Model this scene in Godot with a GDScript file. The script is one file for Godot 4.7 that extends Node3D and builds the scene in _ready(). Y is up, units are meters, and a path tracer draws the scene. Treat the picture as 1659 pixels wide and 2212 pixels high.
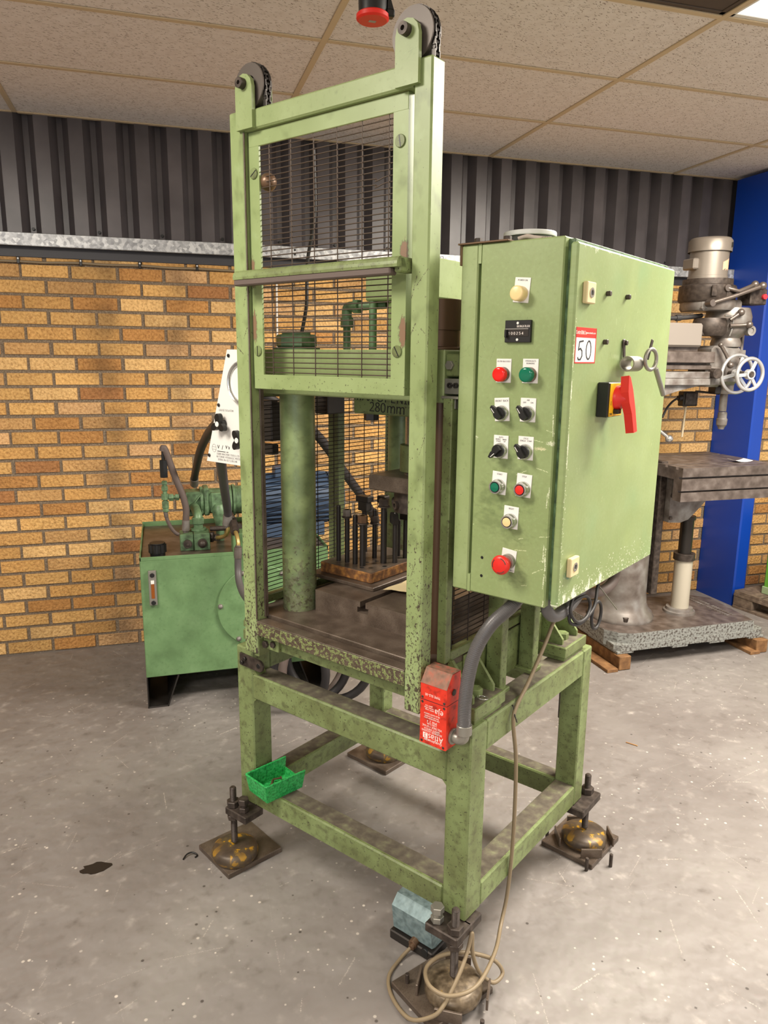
extends Node3D
# Workshop corner: a green hydraulic press on a stand, its power unit, a drill press, a brick and steel wall.
# PRESS frame: x = along the press front, y up, z = -(depth into the press); written p(u, y, v).

class MB:
	var v := PackedVector3Array()
	var n := PackedVector3Array()
	var c := PackedColorArray()
	var col := Color(1, 1, 1)
	var xf := Transform3D()
	func tri(a: Vector3, b: Vector3, d: Vector3, na: Vector3, nb: Vector3, nd: Vector3) -> void:
		if (b - a).cross(d - a).dot(na + nb + nd) > 0.0:
			v.append(xf * a); v.append(xf * d); v.append(xf * b)
			n.append(xf.basis * na); n.append(xf.basis * nd); n.append(xf.basis * nb)
		else:
			v.append(xf * a); v.append(xf * b); v.append(xf * d)
			n.append(xf.basis * na); n.append(xf.basis * nb); n.append(xf.basis * nd)
		c.append(col); c.append(col); c.append(col)
	func quad(a: Vector3, b: Vector3, d: Vector3, e: Vector3, m: Vector3) -> void:
		tri(a, b, d, m, m, m)
		tri(a, d, e, m, m, m)
	func box(p: Vector3, q: Vector3, b := 0.0015) -> MB:
		var lo := Vector3(minf(p.x, q.x), minf(p.y, q.y), minf(p.z, q.z))
		var hi := Vector3(maxf(p.x, q.x), maxf(p.y, q.y), maxf(p.z, q.z))
		var d := hi - lo
		b = minf(b, 0.4 * minf(d.x, minf(d.y, d.z)))
		var ex := [lo, hi]
		var ins := [lo + Vector3.ONE * b, hi - Vector3.ONE * b]
		for a in 3:
			var u := (a + 1) % 3
			var w := (a + 2) % 3
			for s in 2:
				var m := Vector3.ZERO
				m[a] = 1.0 if s == 1 else -1.0
				var pts := []
				for k in [[0, 0], [1, 0], [1, 1], [0, 1]]:
					var x := Vector3.ZERO
					x[a] = ex[s][a]; x[u] = ins[k[0]][u]; x[w] = ins[k[1]][w]
					pts.append(x)
				quad(pts[0], pts[1], pts[2], pts[3], m)
			if b > 0.0:
				for su in 2:
					for sw in 2:
						var m := Vector3.ZERO
						m[u] = su * 2.0 - 1.0; m[w] = sw * 2.0 - 1.0
						m = m.normalized()
						var pts := []
						for k in [[0, 0], [1, 0], [1, 1], [0, 1]]:
							var x := Vector3.ZERO
							x[a] = ins[k[0]][a]
							if k[1] == 0:
								x[u] = ex[su][u]; x[w] = ins[sw][w]
							else:
								x[u] = ins[su][u]; x[w] = ex[sw][w]
							pts.append(x)
						quad(pts[0], pts[1], pts[2], pts[3], m)
		if b > 0.0:
			for sx in 2:
				for sy in 2:
					for sz in 2:
						var m := Vector3(sx * 2 - 1, sy * 2 - 1, sz * 2 - 1).normalized()
						tri(Vector3(ex[sx].x, ins[sy].y, ins[sz].z), Vector3(ins[sx].x, ex[sy].y, ins[sz].z), Vector3(ins[sx].x, ins[sy].y, ex[sz].z), m, m, m)
		return self
	func lathe(prof: PackedVector2Array, o: Vector3, dir: Vector3, seg := 20, sm := false, a0 := 0.0) -> MB:
		var z := dir.normalized()
		var x := (Vector3.UP if absf(z.y) < 0.9 else Vector3.RIGHT).cross(z).normalized()
		var y := z.cross(x)
		var pn := []
		for i in prof.size() - 1:
			var e := prof[i + 1] - prof[i]
			pn.append(Vector2(e.y, -e.x).normalized())
		for i in prof.size() - 1:
			var n0: Vector2 = pn[i]
			var n1: Vector2 = pn[i]
			if sm and i > 0 and n0.dot(pn[i - 1]) > 0.5:
				n0 = (n0 + pn[i - 1]).normalized()
			if sm and i < pn.size() - 1 and n1.dot(pn[i + 1]) > 0.5:
				n1 = (n1 + pn[i + 1]).normalized()
			for k in seg:
				var t0 := a0 + TAU * k / seg
				var t1 := a0 + TAU * (k + 1) / seg
				var d0 := x * cos(t0) + y * sin(t0)
				var d1 := x * cos(t1) + y * sin(t1)
				if seg <= 8:
					var dm := x * cos((t0 + t1) * 0.5) + y * sin((t0 + t1) * 0.5)
					var nm: Vector3 = (dm * pn[i].x + z * pn[i].y).normalized()
					quad4(o + d0 * prof[i].x + z * prof[i].y, o + d1 * prof[i].x + z * prof[i].y, o + d1 * prof[i + 1].x + z * prof[i + 1].y, o + d0 * prof[i + 1].x + z * prof[i + 1].y, nm, nm, nm, nm)
				else:
					quad4(o + d0 * prof[i].x + z * prof[i].y, o + d1 * prof[i].x + z * prof[i].y, o + d1 * prof[i + 1].x + z * prof[i + 1].y, o + d0 * prof[i + 1].x + z * prof[i + 1].y, d0 * n0.x + z * n0.y, d1 * n0.x + z * n0.y, d1 * n1.x + z * n1.y, d0 * n1.x + z * n1.y)
		return self
	func quad4(a: Vector3, b: Vector3, d: Vector3, e: Vector3, na: Vector3, nb: Vector3, nd: Vector3, ne: Vector3) -> void:
		if a.distance_squared_to(b) > 1e-12:
			tri(a, b, d, na, nb, nd)
		if d.distance_squared_to(e) > 1e-12:
			tri(a, d, e, na, nd, ne)
	# a solid cylinder with chamfered rims
	func cyl(p: Vector3, q: Vector3, r: float, seg := 18, b := 0.001, a0 := 0.0) -> MB:
		var h := p.distance_to(q)
		b = minf(b, minf(r, h) * 0.4)
		return lathe(PackedVector2Array([Vector2(0, 0), Vector2(r - b, 0), Vector2(r, b), Vector2(r, h - b), Vector2(r - b, h), Vector2(0, h)]), p, q - p, seg, false, a0)
	# a pipe with a bore
	func pipe(p: Vector3, q: Vector3, r: float, ri: float, seg := 20) -> MB:
		var h := p.distance_to(q)
		return lathe(PackedVector2Array([Vector2(ri, 0), Vector2(r, 0), Vector2(r, h), Vector2(ri, h), Vector2(ri, 0)]), p, q - p, seg)
	func hexa(p: Vector3, q: Vector3, r: float, a0 := 0.0) -> MB:
		return cyl(p, q, r, 6, r * 0.08, a0)
	func ball(o: Vector3, r: float, seg := 14, sy := 1.0) -> MB:
		var pr := PackedVector2Array()
		for i in 9:
			var t := -PI / 2 + PI * i / 8.0
			pr.append(Vector2(maxf(r * cos(t), 0.0), r * sy * sin(t)))
		pr[0].x = 0.0; pr[8].x = 0.0
		return lathe(pr, o, Vector3.UP, seg, true)
	func tube(pts: PackedVector3Array, r: float, seg := 8, closed := false) -> MB:
		var m := pts.size()
		var rings := []
		var x := Vector3.ZERO
		for i in m:
			var a := pts[(i - 1 + m) % m] if closed else pts[maxi(i - 1, 0)]
			var b := pts[(i + 1) % m] if closed else pts[mini(i + 1, m - 1)]
			var z := (b - a).normalized()
			if i == 0:
				x = (Vector3.UP if absf(z.y) < 0.8 else Vector3.RIGHT).cross(z).normalized()
			else:
				x = (x - z * x.dot(z)).normalized()
			var y := z.cross(x)
			var ring := PackedVector3Array()
			for k in seg:
				ring.append(x * cos(TAU * k / seg) + y * sin(TAU * k / seg))
			rings.append(ring)
		for i in (m if closed else m - 1):
			var j := (i + 1) % m
			for k in seg:
				var l := (k + 1) % seg
				quad4(pts[i] + rings[i][k] * r, pts[i] + rings[i][l] * r, pts[j] + rings[j][l] * r, pts[j] + rings[j][k] * r, rings[i][k], rings[i][l], rings[j][l], rings[j][k])
		if not closed:
			for e in [0, m - 1]:
				var z := (pts[1] - pts[0]).normalized() * -1.0 if e == 0 else (pts[m - 1] - pts[m - 2]).normalized()
				for k in seg:
					tri(pts[e], pts[e] + rings[e][k] * r, pts[e] + rings[e][(k + 1) % seg] * r, z, z, z)
		return self
	# polygon in the plane (ax, ay), pushed by d along ez
	func prism(poly: PackedVector2Array, o: Vector3, ax: Vector3, ay: Vector3, ez: Vector3, d: float) -> MB:
		var area := 0.0
		for i in poly.size():
			area += poly[i].cross(poly[(i + 1) % poly.size()])
		var idx := Geometry2D.triangulate_polygon(poly)
		for i in range(0, idx.size(), 3):
			var a := o + ax * poly[idx[i]].x + ay * poly[idx[i]].y
			var b := o + ax * poly[idx[i + 1]].x + ay * poly[idx[i + 1]].y
			var e := o + ax * poly[idx[i + 2]].x + ay * poly[idx[i + 2]].y
			tri(a, b, e, -ez, -ez, -ez)
			tri(a + ez * d, b + ez * d, e + ez * d, ez, ez, ez)
		for i in poly.size():
			var s := poly[i]
			var t := poly[(i + 1) % poly.size()]
			var m2 := Vector2((t - s).y, -(t - s).x).normalized() * signf(area)
			var m := ax * m2.x + ay * m2.y
			var a := o + ax * s.x + ay * s.y
			var b := o + ax * t.x + ay * t.y
			quad(a, b, b + ez * d, a + ez * d, m)
		return self
	# square-section bar from p to q
	func bar(p: Vector3, q: Vector3, w: float, h: float, up := Vector3.UP, b := 0.0015) -> MB:
		var z := (q - p).normalized()
		var x := up.cross(z).normalized()
		var y := z.cross(x)
		var old := xf
		xf = old * Transform3D(Basis(x, y, z), p)
		box(Vector3(-w / 2, -h / 2, 0), Vector3(w / 2, h / 2, p.distance_to(q)), b)
		xf = old
		return self
	func ribbon(pts: PackedVector2Array, w: float, o: Vector3, ax: Vector3, ay: Vector3) -> MB:
		var ez := ax.cross(ay)
		for i in pts.size() - 1:
			var d := (pts[i + 1] - pts[i]).normalized()
			var s := Vector2(-d.y, d.x) * w / 2
			var q := PackedVector2Array([pts[i] - s - d * w * 0.3, pts[i + 1] - s + d * w * 0.3, pts[i + 1] + s + d * w * 0.3, pts[i] + s - d * w * 0.3])
			prism(q, o, ax, ay, ez, 0.0004)
		return self

var ROOM := Basis()
var PRESS := Basis(Vector3.UP, 0.60546 - PI / 2)
var ORG := Vector3.ZERO
var M := {}
var used := {}
var rng := RandomNumberGenerator.new()

func p(u: float, y: float, v: float) -> Vector3:
	return Vector3(u, y, -v)

func cr(pts: Array, per := 6, closed := false) -> PackedVector3Array:
	var o := PackedVector3Array()
	var m := pts.size()
	for i in (m if closed else m - 1):
		var a: Vector3 = pts[(i - 1 + m) % m] if closed or i > 0 else pts[0]
		var b: Vector3 = pts[i]
		var d: Vector3 = pts[(i + 1) % m]
		var e: Vector3 = pts[(i + 2) % m] if closed or i + 2 < m else pts[m - 1]
		for k in per:
			var t := float(k) / per
			o.append(0.5 * (2.0 * b + (d - a) * t + (2.0 * a - 5.0 * b + 4.0 * d - e) * t * t + (3.0 * b - a - 3.0 * d + e) * t * t * t))
	if not closed:
		o.append(pts[m - 1])
	return o

func ring(o: Vector3, ax: Vector3, ay: Vector3, r: float, m := 24, r2 := -1.0) -> PackedVector3Array:
	var a := PackedVector3Array()
	for i in m:
		a.append(o + ax * r * cos(TAU * i / m) + ay * (r if r2 < 0 else r2) * sin(TAU * i / m))
	return a

func numbered(called: String) -> String:
	used[called] = used.get(called, -1) + 1
	return called if used[called] == 0 else "%s_%03d" % [called, used[called]]

# a top-level thing: a Node3D at its base, in the frame given
func thing(called: String, label: String, category: String, frame: Basis, base: Vector3, group := "") -> Node3D:
	var o := Node3D.new()
	o.name = numbered(called)
	add_child(o)
	o.transform = Transform3D(frame, frame * base)
	o.set_meta("label", label)
	o.set_meta("category", category)
	if group:
		o.set_meta("group", group)
	ORG = base
	return o

func mesh_of(b: MB, colours := false, uvr := []) -> ArrayMesh:
	var a := []
	a.resize(Mesh.ARRAY_MAX)
	if uvr.size() == 5:   # flat mapping: 0 = seen along z, 1 = seen along x; then left, top, width, height
		var t := PackedVector2Array()
		for q in b.v:
			t.append(Vector2(((q.x - q.z if uvr[0] == 0 else -q.z) - uvr[1]) / uvr[3], (uvr[2] - q.y) / uvr[4]))
		a[Mesh.ARRAY_TEX_UV] = t
	var w := b.v.duplicate()
	if ORG != Vector3.ZERO:
		for i in w.size():
			w[i] -= ORG
	a[Mesh.ARRAY_VERTEX] = w
	a[Mesh.ARRAY_NORMAL] = b.n
	if colours:
		a[Mesh.ARRAY_COLOR] = b.c
	var m := ArrayMesh.new()
	m.add_surface_from_arrays(Mesh.PRIMITIVE_TRIANGLES, a)
	return m

func part(called: String, b: MB, mat: Material, parent: Node, label := "", uvr := []) -> MeshInstance3D:
	var o := MeshInstance3D.new()
	o.name = called
	o.mesh = mesh_of(b, false, uvr)
	o.material_override = mat
	parent.add_child(o, true)
	if label:
		o.set_meta("label", label)
	return o

# a thing that is one mesh
func solo(called: String, label: String, category: String, frame: Basis, base: Vector3, b: MB, mat: Material, group := "", colours := false) -> MeshInstance3D:
	var o := MeshInstance3D.new()
	o.name = numbered(called)
	ORG = base
	o.mesh = mesh_of(b, colours)
	o.material_override = mat
	add_child(o)
	o.transform = Transform3D(frame, frame * base)
	o.set_meta("label", label)
	o.set_meta("category", category)
	if group:
		o.set_meta("group", group)
	return o

func struct(called: String, b: MB, mat: Material) -> MeshInstance3D:
	var o := MeshInstance3D.new()
	o.name = called
	ORG = Vector3.ZERO
	o.mesh = mesh_of(b)
	o.material_override = mat
	add_child(o)
	o.set_meta("kind", "structure")
	return o

func struct_root(called: String) -> Node3D:
	var o := Node3D.new()
	o.name = called
	add_child(o)
	o.set_meta("kind", "structure")
	ORG = Vector3.ZERO
	return o

func font(which: String) -> SystemFont:
	var f := SystemFont.new()
	f.font_names = PackedStringArray([which])
	return f

func lettering(s: String, h: float, at: Vector3, bx: Vector3, by: Vector3, mat: Material, parent: Node, which := "Droid Sans", squeeze := 1.0) -> void:
	var t := TextMesh.new()
	t.text = s
	t.font = font(which)
	t.font_size = 24
	t.pixel_size = h / 17.0
	t.depth = 0.0004
	t.curve_step = 4.0
	var o := MeshInstance3D.new()
	o.name = "lettering"
	o.mesh = t
	o.material_override = mat
	parent.add_child(o, true)
	o.transform = Transform3D(Basis(bx * squeeze, by, bx.cross(by)), at - ORG)

# ---------- textures ----------
func lut(ramp: Array) -> PackedByteArray:   # ramp: [[0..1, Color], ...]
	var o := PackedByteArray()
	for i in 256:
		var t := i / 255.0
		var a: Array = ramp[0]
		var b: Array = ramp[ramp.size() - 1]
		for k in ramp.size() - 1:
			if t >= ramp[k][0] and t <= ramp[k + 1][0]:
				a = ramp[k]; b = ramp[k + 1]
				break
		var f := 0.0 if b[0] <= a[0] else clampf((t - a[0]) / (b[0] - a[0]), 0, 1)
		if t < ramp[0][0]:
			b = ramp[0]; a = ramp[0]
		if t > ramp[ramp.size() - 1][0]:
			a = b
		var cc: Color = a[1].lerp(b[1], f)
		o.append_array([cc.r8, cc.g8, cc.b8, cc.a8])
	return o

func layer(size: Vector2i, sd: int, freq: float, oct: int, ramp: Array, kind := FastNoiseLite.TYPE_SIMPLEX_SMOOTH, seamless := true) -> Image:
	var f := FastNoiseLite.new()
	f.seed = sd
	f.noise_type = kind
	f.frequency = freq
	f.fractal_octaves = oct
	if kind == FastNoiseLite.TYPE_CELLULAR:
		f.fractal_type = FastNoiseLite.FRACTAL_NONE
		f.cellular_return_type = FastNoiseLite.RETURN_CELL_VALUE
	var g := f.get_seamless_image(size.x, size.y) if seamless else f.get_image(size.x, size.y)
	g.convert(Image.FORMAT_L8)
	var src := g.get_data()
	var l := lut(ramp).to_int32_array()
	var dst := PackedInt32Array()
	dst.resize(src.size())
	for i in src.size():
		dst[i] = l[src[i]]
	return Image.create_from_data(size.x, size.y, false, Image.FORMAT_RGBA8, dst.to_byte_array())

func over(a: Image, b: Image) -> void:
	a.blend_rect(b, Rect2i(Vector2i.ZERO, b.get_size()), Vector2i.ZERO)

func put(im: Image, x: int, y: int, cc: Color) -> void:
	x = posmod(x, im.get_width()); y = posmod(y, im.get_height())
	im.set_pixel(x, y, im.get_pixel(x, y).blend(cc))

func scratch(im: Image, a: Vector2, b: Vector2, w: float, cc: Color, broken := 0.3) -> void:
	var m := int(a.distance_to(b))
	for i in m:
		if rng.randf() < broken:
			continue
		var q := a.lerp(b, float(i) / maxi(m, 1)) + Vector2(rng.randf_range(-0.6, 0.6), rng.randf_range(-0.6, 0.6))
		var ww := int(ceil(w * rng.randf_range(0.5, 1.0)))
		for dx in ww:
			for dy in ww:
				put(im, int(q.x) + dx, int(q.y) + dy, cc)

func blob(im: Image, o: Vector2, r: Vector2, cc: Color, rag := 0.35, soft := 0.0) -> void:
	var f := FastNoiseLite.new()
	f.seed = int(o.x * 7 + o.y * 13)
	f.frequency = 0.9
	f.fractal_octaves = 4
	for y in range(int(-r.y * 1.5), int(r.y * 1.5) + 1):
		for x in range(int(-r.x * 1.5), int(r.x * 1.5) + 1):
			var d := Vector2(x / maxf(r.x, 0.5), y / maxf(r.y, 0.5))
			var e := d.length() + f.get_noise_2d(d.x * 2.2, d.y * 2.2) * rag * 2.0
			if e < 1.0:
				var k := cc
				if soft > 0.0:
					k.a *= clampf((1.0 - e) / soft, 0, 1)
				put(im, int(o.x) + x, int(o.y) + y, k)

# ragged wear: colour shows where the noise passes a threshold that slides from t0 (at row y0) to t1 (at row y1)
func wear(im: Image, sd: int, freq: float, y0: int, y1: int, t0: float, t1: float, cc: Color) -> void:
	var f := FastNoiseLite.new()
	f.seed = sd
	f.noise_type = FastNoiseLite.TYPE_SIMPLEX_SMOOTH
	f.frequency = freq
	f.fractal_octaves = 6
	f.fractal_gain = 0.6
	for y in range(y0, y1):
		var t := lerpf(t0, t1, float(y - y0) / maxi(y1 - y0, 1))
		for x in im.get_width():
			if f.get_noise_2d(x, y) > t:
				im.set_pixel(x, y, im.get_pixel(x, y).blend(cc))

func many(called: String, list: Array, mt: Material, parent: Node) -> void:
	for b in list:
		part(called, b, mt, parent)

func tex(im: Image) -> ImageTexture:
	im.generate_mipmaps()
	return ImageTexture.create_from_image(im)

func bump(sd: int, freq: float, oct: int, strength: float) -> NoiseTexture2D:
	var t := NoiseTexture2D.new()
	t.width = 512; t.height = 512
	t.seamless = true
	t.as_normal_map = true
	t.bump_strength = strength
	var f := FastNoiseLite.new()
	f.seed = sd; f.frequency = freq; f.fractal_octaves = oct
	t.noise = f
	return t

func mat(cc: Color, rough := 0.6, metal := 0.0, t: Texture2D = null, scale := 1.0, world := false) -> StandardMaterial3D:
	var m := StandardMaterial3D.new()
	m.albedo_color = cc
	m.roughness = rough
	m.metallic = metal
	if t:
		m.albedo_texture = t
		if scale > 0.0:
			m.uv1_triplanar = true
			m.uv1_world_triplanar = world
			m.uv1_scale = Vector3.ONE * scale
	return m

func C(h: String, a := 1.0) -> Color:
	return Color(Color.html(h), a)

# cells of the ceiling grid that hold a light: [column, row, [energy, label]]
const LIGHTS := [
	[5, 3, [10.0, "lit ceiling light panel right of the dark panel at the top right"]],
	[5, 4, [10.0, "lit ceiling panel in line with the one at the top right, nearer the camera"]],
	[4, 3, [0.0, "dark unlit ceiling panel beside the lit panel at the top right"]],
	[2, 4, [8.0, "lit ceiling panel above and left of the camera"]],
	[5, 7, [6.0, "lit ceiling panel behind the camera on the right"]],
	[2, 8, [8.0, "lit ceiling panel behind the camera on the left"]],
]

func _ready() -> void:
	var cam := Camera3D.new()
	cam.name = "camera"
	add_child(cam)
	cam.transform = Transform3D(Basis(Vector3(0.958085, 0.009864, 0.286315), Vector3(0.049692, 0.978536, -0.199997), Vector3(-0.282143, 0.205842, 0.93703)).orthonormalized(), Vector3(0, 1.589922, 0))
	cam.fov = 69.529
	cam.near = 0.05
	cam.current = true
	var env := Environment.new()
	env.background_mode = Environment.BG_COLOR
	env.background_color = C("e8f0ff")
	env.background_energy_multiplier = 1.6
	env.tonemap_mode = Environment.TONE_MAPPER_LINEAR
	env.tonemap_exposure = 1.0
	env.sdfgi_enabled = true
	env.ssao_enabled = true
	env.ssil_enabled = true
	var we := WorldEnvironment.new()
	we.name = "world"
	we.environment = env
	add_child(we)
	make_materials()
	build_wall()
	build_ceiling()
	build_machines()

# ---------- materials ----------
func make_materials() -> void:
	rng.seed = 11
	# floor paint: grey, cloudy, flecked where it has chipped, scratched
	var im := layer(Vector2i(2048, 2048), 3, 0.0016, 5, [[0.0, C("726b67")], [0.5, C("817b77")], [1.0, C("8e8984")]])
	over(im, layer(Vector2i(2048, 2048), 5, 0.02, 5, [[0.0, C("544d48", 0.55)], [0.35, C("6f6862", 0.0)], [0.62, C("8d8782", 0.0)], [1.0, C("b6afa8", 0.75)]]))
	for i in 4200:
		var q := Vector2(rng.randf() * 2048, rng.randf() * 2048)
		var cl := 0.5 + 0.5 * sin(q.x * 0.0061 + 1.0) * cos(q.y * 0.0072)
		if rng.randf() < cl:
			var r := rng.randf_range(0.6, 2.6)
			blob_fast(im, q, r, C("d2c9bd", rng.randf_range(0.35, 0.9)) if rng.randf() < 0.8 else C("3d3733", 0.7))
	for i in 420:
		var q := Vector2(rng.randf() * 2048, rng.randf() * 2048)
		var d := Vector2.from_angle(rng.randf() * TAU) * rng.randf_range(15, 110)
		scratch(im, q, q + d, rng.randf_range(0.5, 1.6), C("c9bfb2", rng.randf_range(0.15, 0.6)), 0.35)
	M.floor = mat(Color(1, 1, 1), 0.55, 0, tex(im), 1.0 / 3.4, true)
	M.floor.normal_enabled = true
	M.floor.normal_texture = bump(8, 0.05, 4, 3.0)
	M.floor.normal_scale = 0.35
	# brick faces: the tint comes from each brick, this is grain and pitting
	im = layer(Vector2i(1024, 1024), 21, 0.03, 5, [[0.0, C("b8aa98")], [0.35, C("e9e2d8")], [0.7, C("fffdf8")], [1.0, C("ffffff")]])
	for i in 3000:
		blob_fast(im, Vector2(rng.randf() * 1024, rng.randf() * 1024), rng.randf_range(0.5, 2.1), C("6b5133", rng.randf_range(0.2, 0.75)))
	M.brick = mat(Color(1, 1, 1), 0.9, 0, tex(im), 1.7, true)
	M.brick.vertex_color_use_as_albedo = true
	M.brick.normal_enabled = true
	M.brick.normal_texture = bump(31, 0.05, 5, 8.0)
	M.brick.normal_scale = 0.6
	M.mortar = mat(Color(1, 1, 1), 0.95, 0, tex(layer(Vector2i(512, 512), 41, 0.06, 4, [[0.0, C("5d5143")], [0.5, C("796a58")], [1.0, C("9b8d7b")]])), 3.0, true)
	# ceiling tiles: fissured mineral fibre
	im = layer(Vector2i(1024, 1024), 51, 0.012, 4, [[0.0, C("dcd3cd")], [0.5, C("e4dcd7")], [1.0, C("e9e2de")]])
	for i in 3000:
		var q := Vector2(rng.randf() * 1024, rng.randf() * 1024)
		var d := Vector2.from_angle(rng.randf_range(-0.9, 0.3)) * rng.randf_range(2.0, 17.0)
		scratch(im, q, q + d, rng.randf_range(0.8, 3.0), C("77675a", rng.randf_range(0.35, 0.85)), 0.1)
	M.tile = mat(Color(1, 1, 1), 0.95, 0, tex(im), 1.0 / 0.75, true)
	M.tbar = mat(C("cdb897"), 0.5)
	M.clad = mat(Color(1, 1, 1), 0.33, 0.0, tex(layer(Vector2i(512, 512), 61, 0.006, 5, [[0.0, C("4b4648")], [0.5, C("595456")], [1.0, C("676163")]])), 0.8, true)
	M.flash = mat(C("37363a"), 0.5)
	im = layer(Vector2i(512, 512), 71, 0.085, 1, [[0.0, C("8f9194")], [0.5, C("b5b7b9")], [1.0, C("d9dbdb")]], FastNoiseLite.TYPE_CELLULAR)
	over(im, layer(Vector2i(512, 512), 72, 0.05, 3, [[0.0, C("6f7072", 0.5)], [0.5, C("a0a0a0", 0.0)], [1.0, C("ffffff", 0.4)]]))
	M.galv = mat(Color(1, 1, 1), 0.42, 0.35, tex(im), 1.6, true)
	M.blue = mat(C("0a3fa6"), 0.4)
	M.plaster = mat(C("dcd7cf"), 0.9)
	M.diffuser = mat(C("ffffff"), 0.4)
	M.diffuser.emission_enabled = true
	M.diffuser.emission = C("fffaf0")
	M.diffuser.emission_energy_multiplier = 2.2
	M.dull = mat(C("4c4038"), 0.6)
	M.white = mat(C("e9e7e1"), 0.4)
	M.black = mat(C("141414"), 0.4)
	M.rubber = mat(C("2b2929"), 0.55)
	M.ink = mat(C("1c1c22"), 0.6)
	M.inkgrey = mat(C("6a6a6c"), 0.6)
	M.print = mat(C("f2e9e2"), 0.5)
	M.red = mat(C("d8281f"), 0.4)
	M.redlamp = mat(C("e01f1a"), 0.15)
	M.greenlamp = mat(C("0b6b50"), 0.15)
	M.cream = mat(C("e8cf95"), 0.3)
	M.chrome = mat(C("c9c9c6"), 0.25, 0.9)
	M.zinc = mat(C("96938a"), 0.4, 0.6)
	M.yellow = mat(C("eeb416"), 0.4)
	M.paper = mat(C("d9c69a"), 0.8)
	M.paperwhite = mat(C("eeece8"), 0.7)
	# machine greens
	im = layer(Vector2i(1024, 1024), 81, 0.004, 4, [[0.0, C("8f9c66")], [0.5, C("96a26d")], [1.0, C("9fab78")]])
	over(im, layer(Vector2i(1024, 1024), 82, 0.03, 5, [[0.0, C("6b7548", 0.4)], [0.35, C("7d8f57", 0.0)], [0.75, C("b0c58c", 0.0)], [1.0, C("b2bd96", 0.3)]]))
	for i in 260:
		var q := Vector2(rng.randf() * 1024, rng.randf() * 1024)
		if rng.randf() < 0.6:
			blob_fast(im, q, rng.randf_range(0.6, 1.8), C("4e5532", 0.6))
		else:
			scratch(im, q, q + Vector2.from_angle(rng.randf() * TAU) * rng.randf_range(5, 50), 1.0, C("4e5a36", 0.5), 0.4)
	M.green = mat(Color(1, 1, 1), 0.45, 0, tex(im), 1.6)
	# stand: the same paint under oily dirt
	im = layer(Vector2i(1024, 1024), 91, 0.0035, 4, [[0.0, C("70754a")], [0.35, C("7f8857")], [0.6, C("8a9662")], [1.0, C("97a46e")]])
	over(im, layer(Vector2i(1024, 1024), 92, 0.018, 6, [[0.0, C("4a472f", 0.6)], [0.3, C("5c5c3c", 0.28)], [0.48, C("6d7a48", 0.0)], [0.8, C("93a36c", 0.0)], [1.0, C("a5b37c", 0.4)]]))
	wear(im, 93, 0.05, 0, 1024, 0.42, 0.42, C("3c3527", 0.75))
	for i in 500:
		blob_fast(im, Vector2(rng.randf() * 1024, rng.randf() * 1024), rng.randf_range(0.5, 1.7), C("33301f", rng.randf_range(0.3, 0.8)))
	M.stand = mat(Color(1, 1, 1), 0.45, 0, tex(im), 1.5)
	# power unit: a cooler green
	im = layer(Vector2i(1024, 1024), 101, 0.005, 4, [[0.0, C("5c7a4f")], [0.5, C("68895b")], [1.0, C("729264")]])
	over(im, layer(Vector2i(1024, 1024), 102, 0.03, 5, [[0.0, C("48613b", 0.6)], [0.3, C("56724a", 0.1)], [0.5, C("56724a", 0.0)], [1.0, C("93b886", 0.2)]]))
	M.tank = mat(Color(1, 1, 1), 0.45, 0, tex(im), 1.5)
	im = layer(Vector2i(512, 512), 105, 0.02, 5, [[0.0, C("3d4a36")], [0.5, C("5f7a58")], [1.0, C("7a9a70")]])
	M.pump = mat(Color(1, 1, 1), 0.45, 0.1, tex(im), 2.5)
	# oily machined steel
	im = layer(Vector2i(1024, 1024), 111, 0.006, 5, [[0.0, C("4a3f36")], [0.5, C("615449")], [1.0, C("796c60")]])
	over(im, layer(Vector2i(1024, 1024), 112, 0.09, 3, [[0.0, C("251d18", 0.5)], [0.45, C("4a4038", 0.0)], [1.0, C("8a8075", 0.4)]]))
	M.bed = mat(Color(1, 1, 1), 0.36, 0.3, tex(im), 2.0)
	im = layer(Vector2i(512, 512), 121, 0.02, 5, [[0.0, C("2c2521")], [0.5, C("453c36")], [1.0, C("5e544c")]])
	M.iron = mat(Color(1, 1, 1), 0.5, 0.4, tex(im), 3.0)
	M.stud = mat(C("3a3633"), 0.38, 0.6)
	im = layer(Vector2i(512, 512), 131, 0.008, 5, [[0.0, C("5b514a")], [0.4, C("766e68")], [0.7, C("8a8681")], [1.0, C("a09d99")]])
	M.cast = mat(Color(1, 1, 1), 0.42, 0.3, tex(im), 2.2)
	im = layer(Vector2i(1024, 1024), 135, 0.03, 6, [[0.0, C("3f3833")], [0.30, C("4e4640")], [0.36, C("7e7f7b")], [0.7, C("8f918c")], [1.0, C("9fa19a")]])
	M.castchip = mat(Color(1, 1, 1), 0.5, 0.1, tex(im), 1.8)
	im = layer(Vector2i(1024, 512), 141, 0.01, 4, [[0.0, C("8b5d2d")], [0.5, C("b07c42")], [1.0, C("c79558")]])
	for i in 180:
		var y := rng.randf() * 512
		scratch(im, Vector2(rng.randf() * 1024, y), Vector2(rng.randf() * 1024 + 200, y + rng.randf_range(-14, 14)), 1.6, C("5d3a18", 0.45), 0.1)
	M.wood = mat(Color(1, 1, 1), 0.75, 0, tex(im), 3.5)
	im = layer(Vector2i(512, 512), 145, 0.015, 5, [[0.0, C("4f4238")], [0.5, C("6e5e50")], [1.0, C("8d7c6b")]])
	M.oldwood = mat(Color(1, 1, 1), 0.85, 0, tex(im), 2.5)
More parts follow.
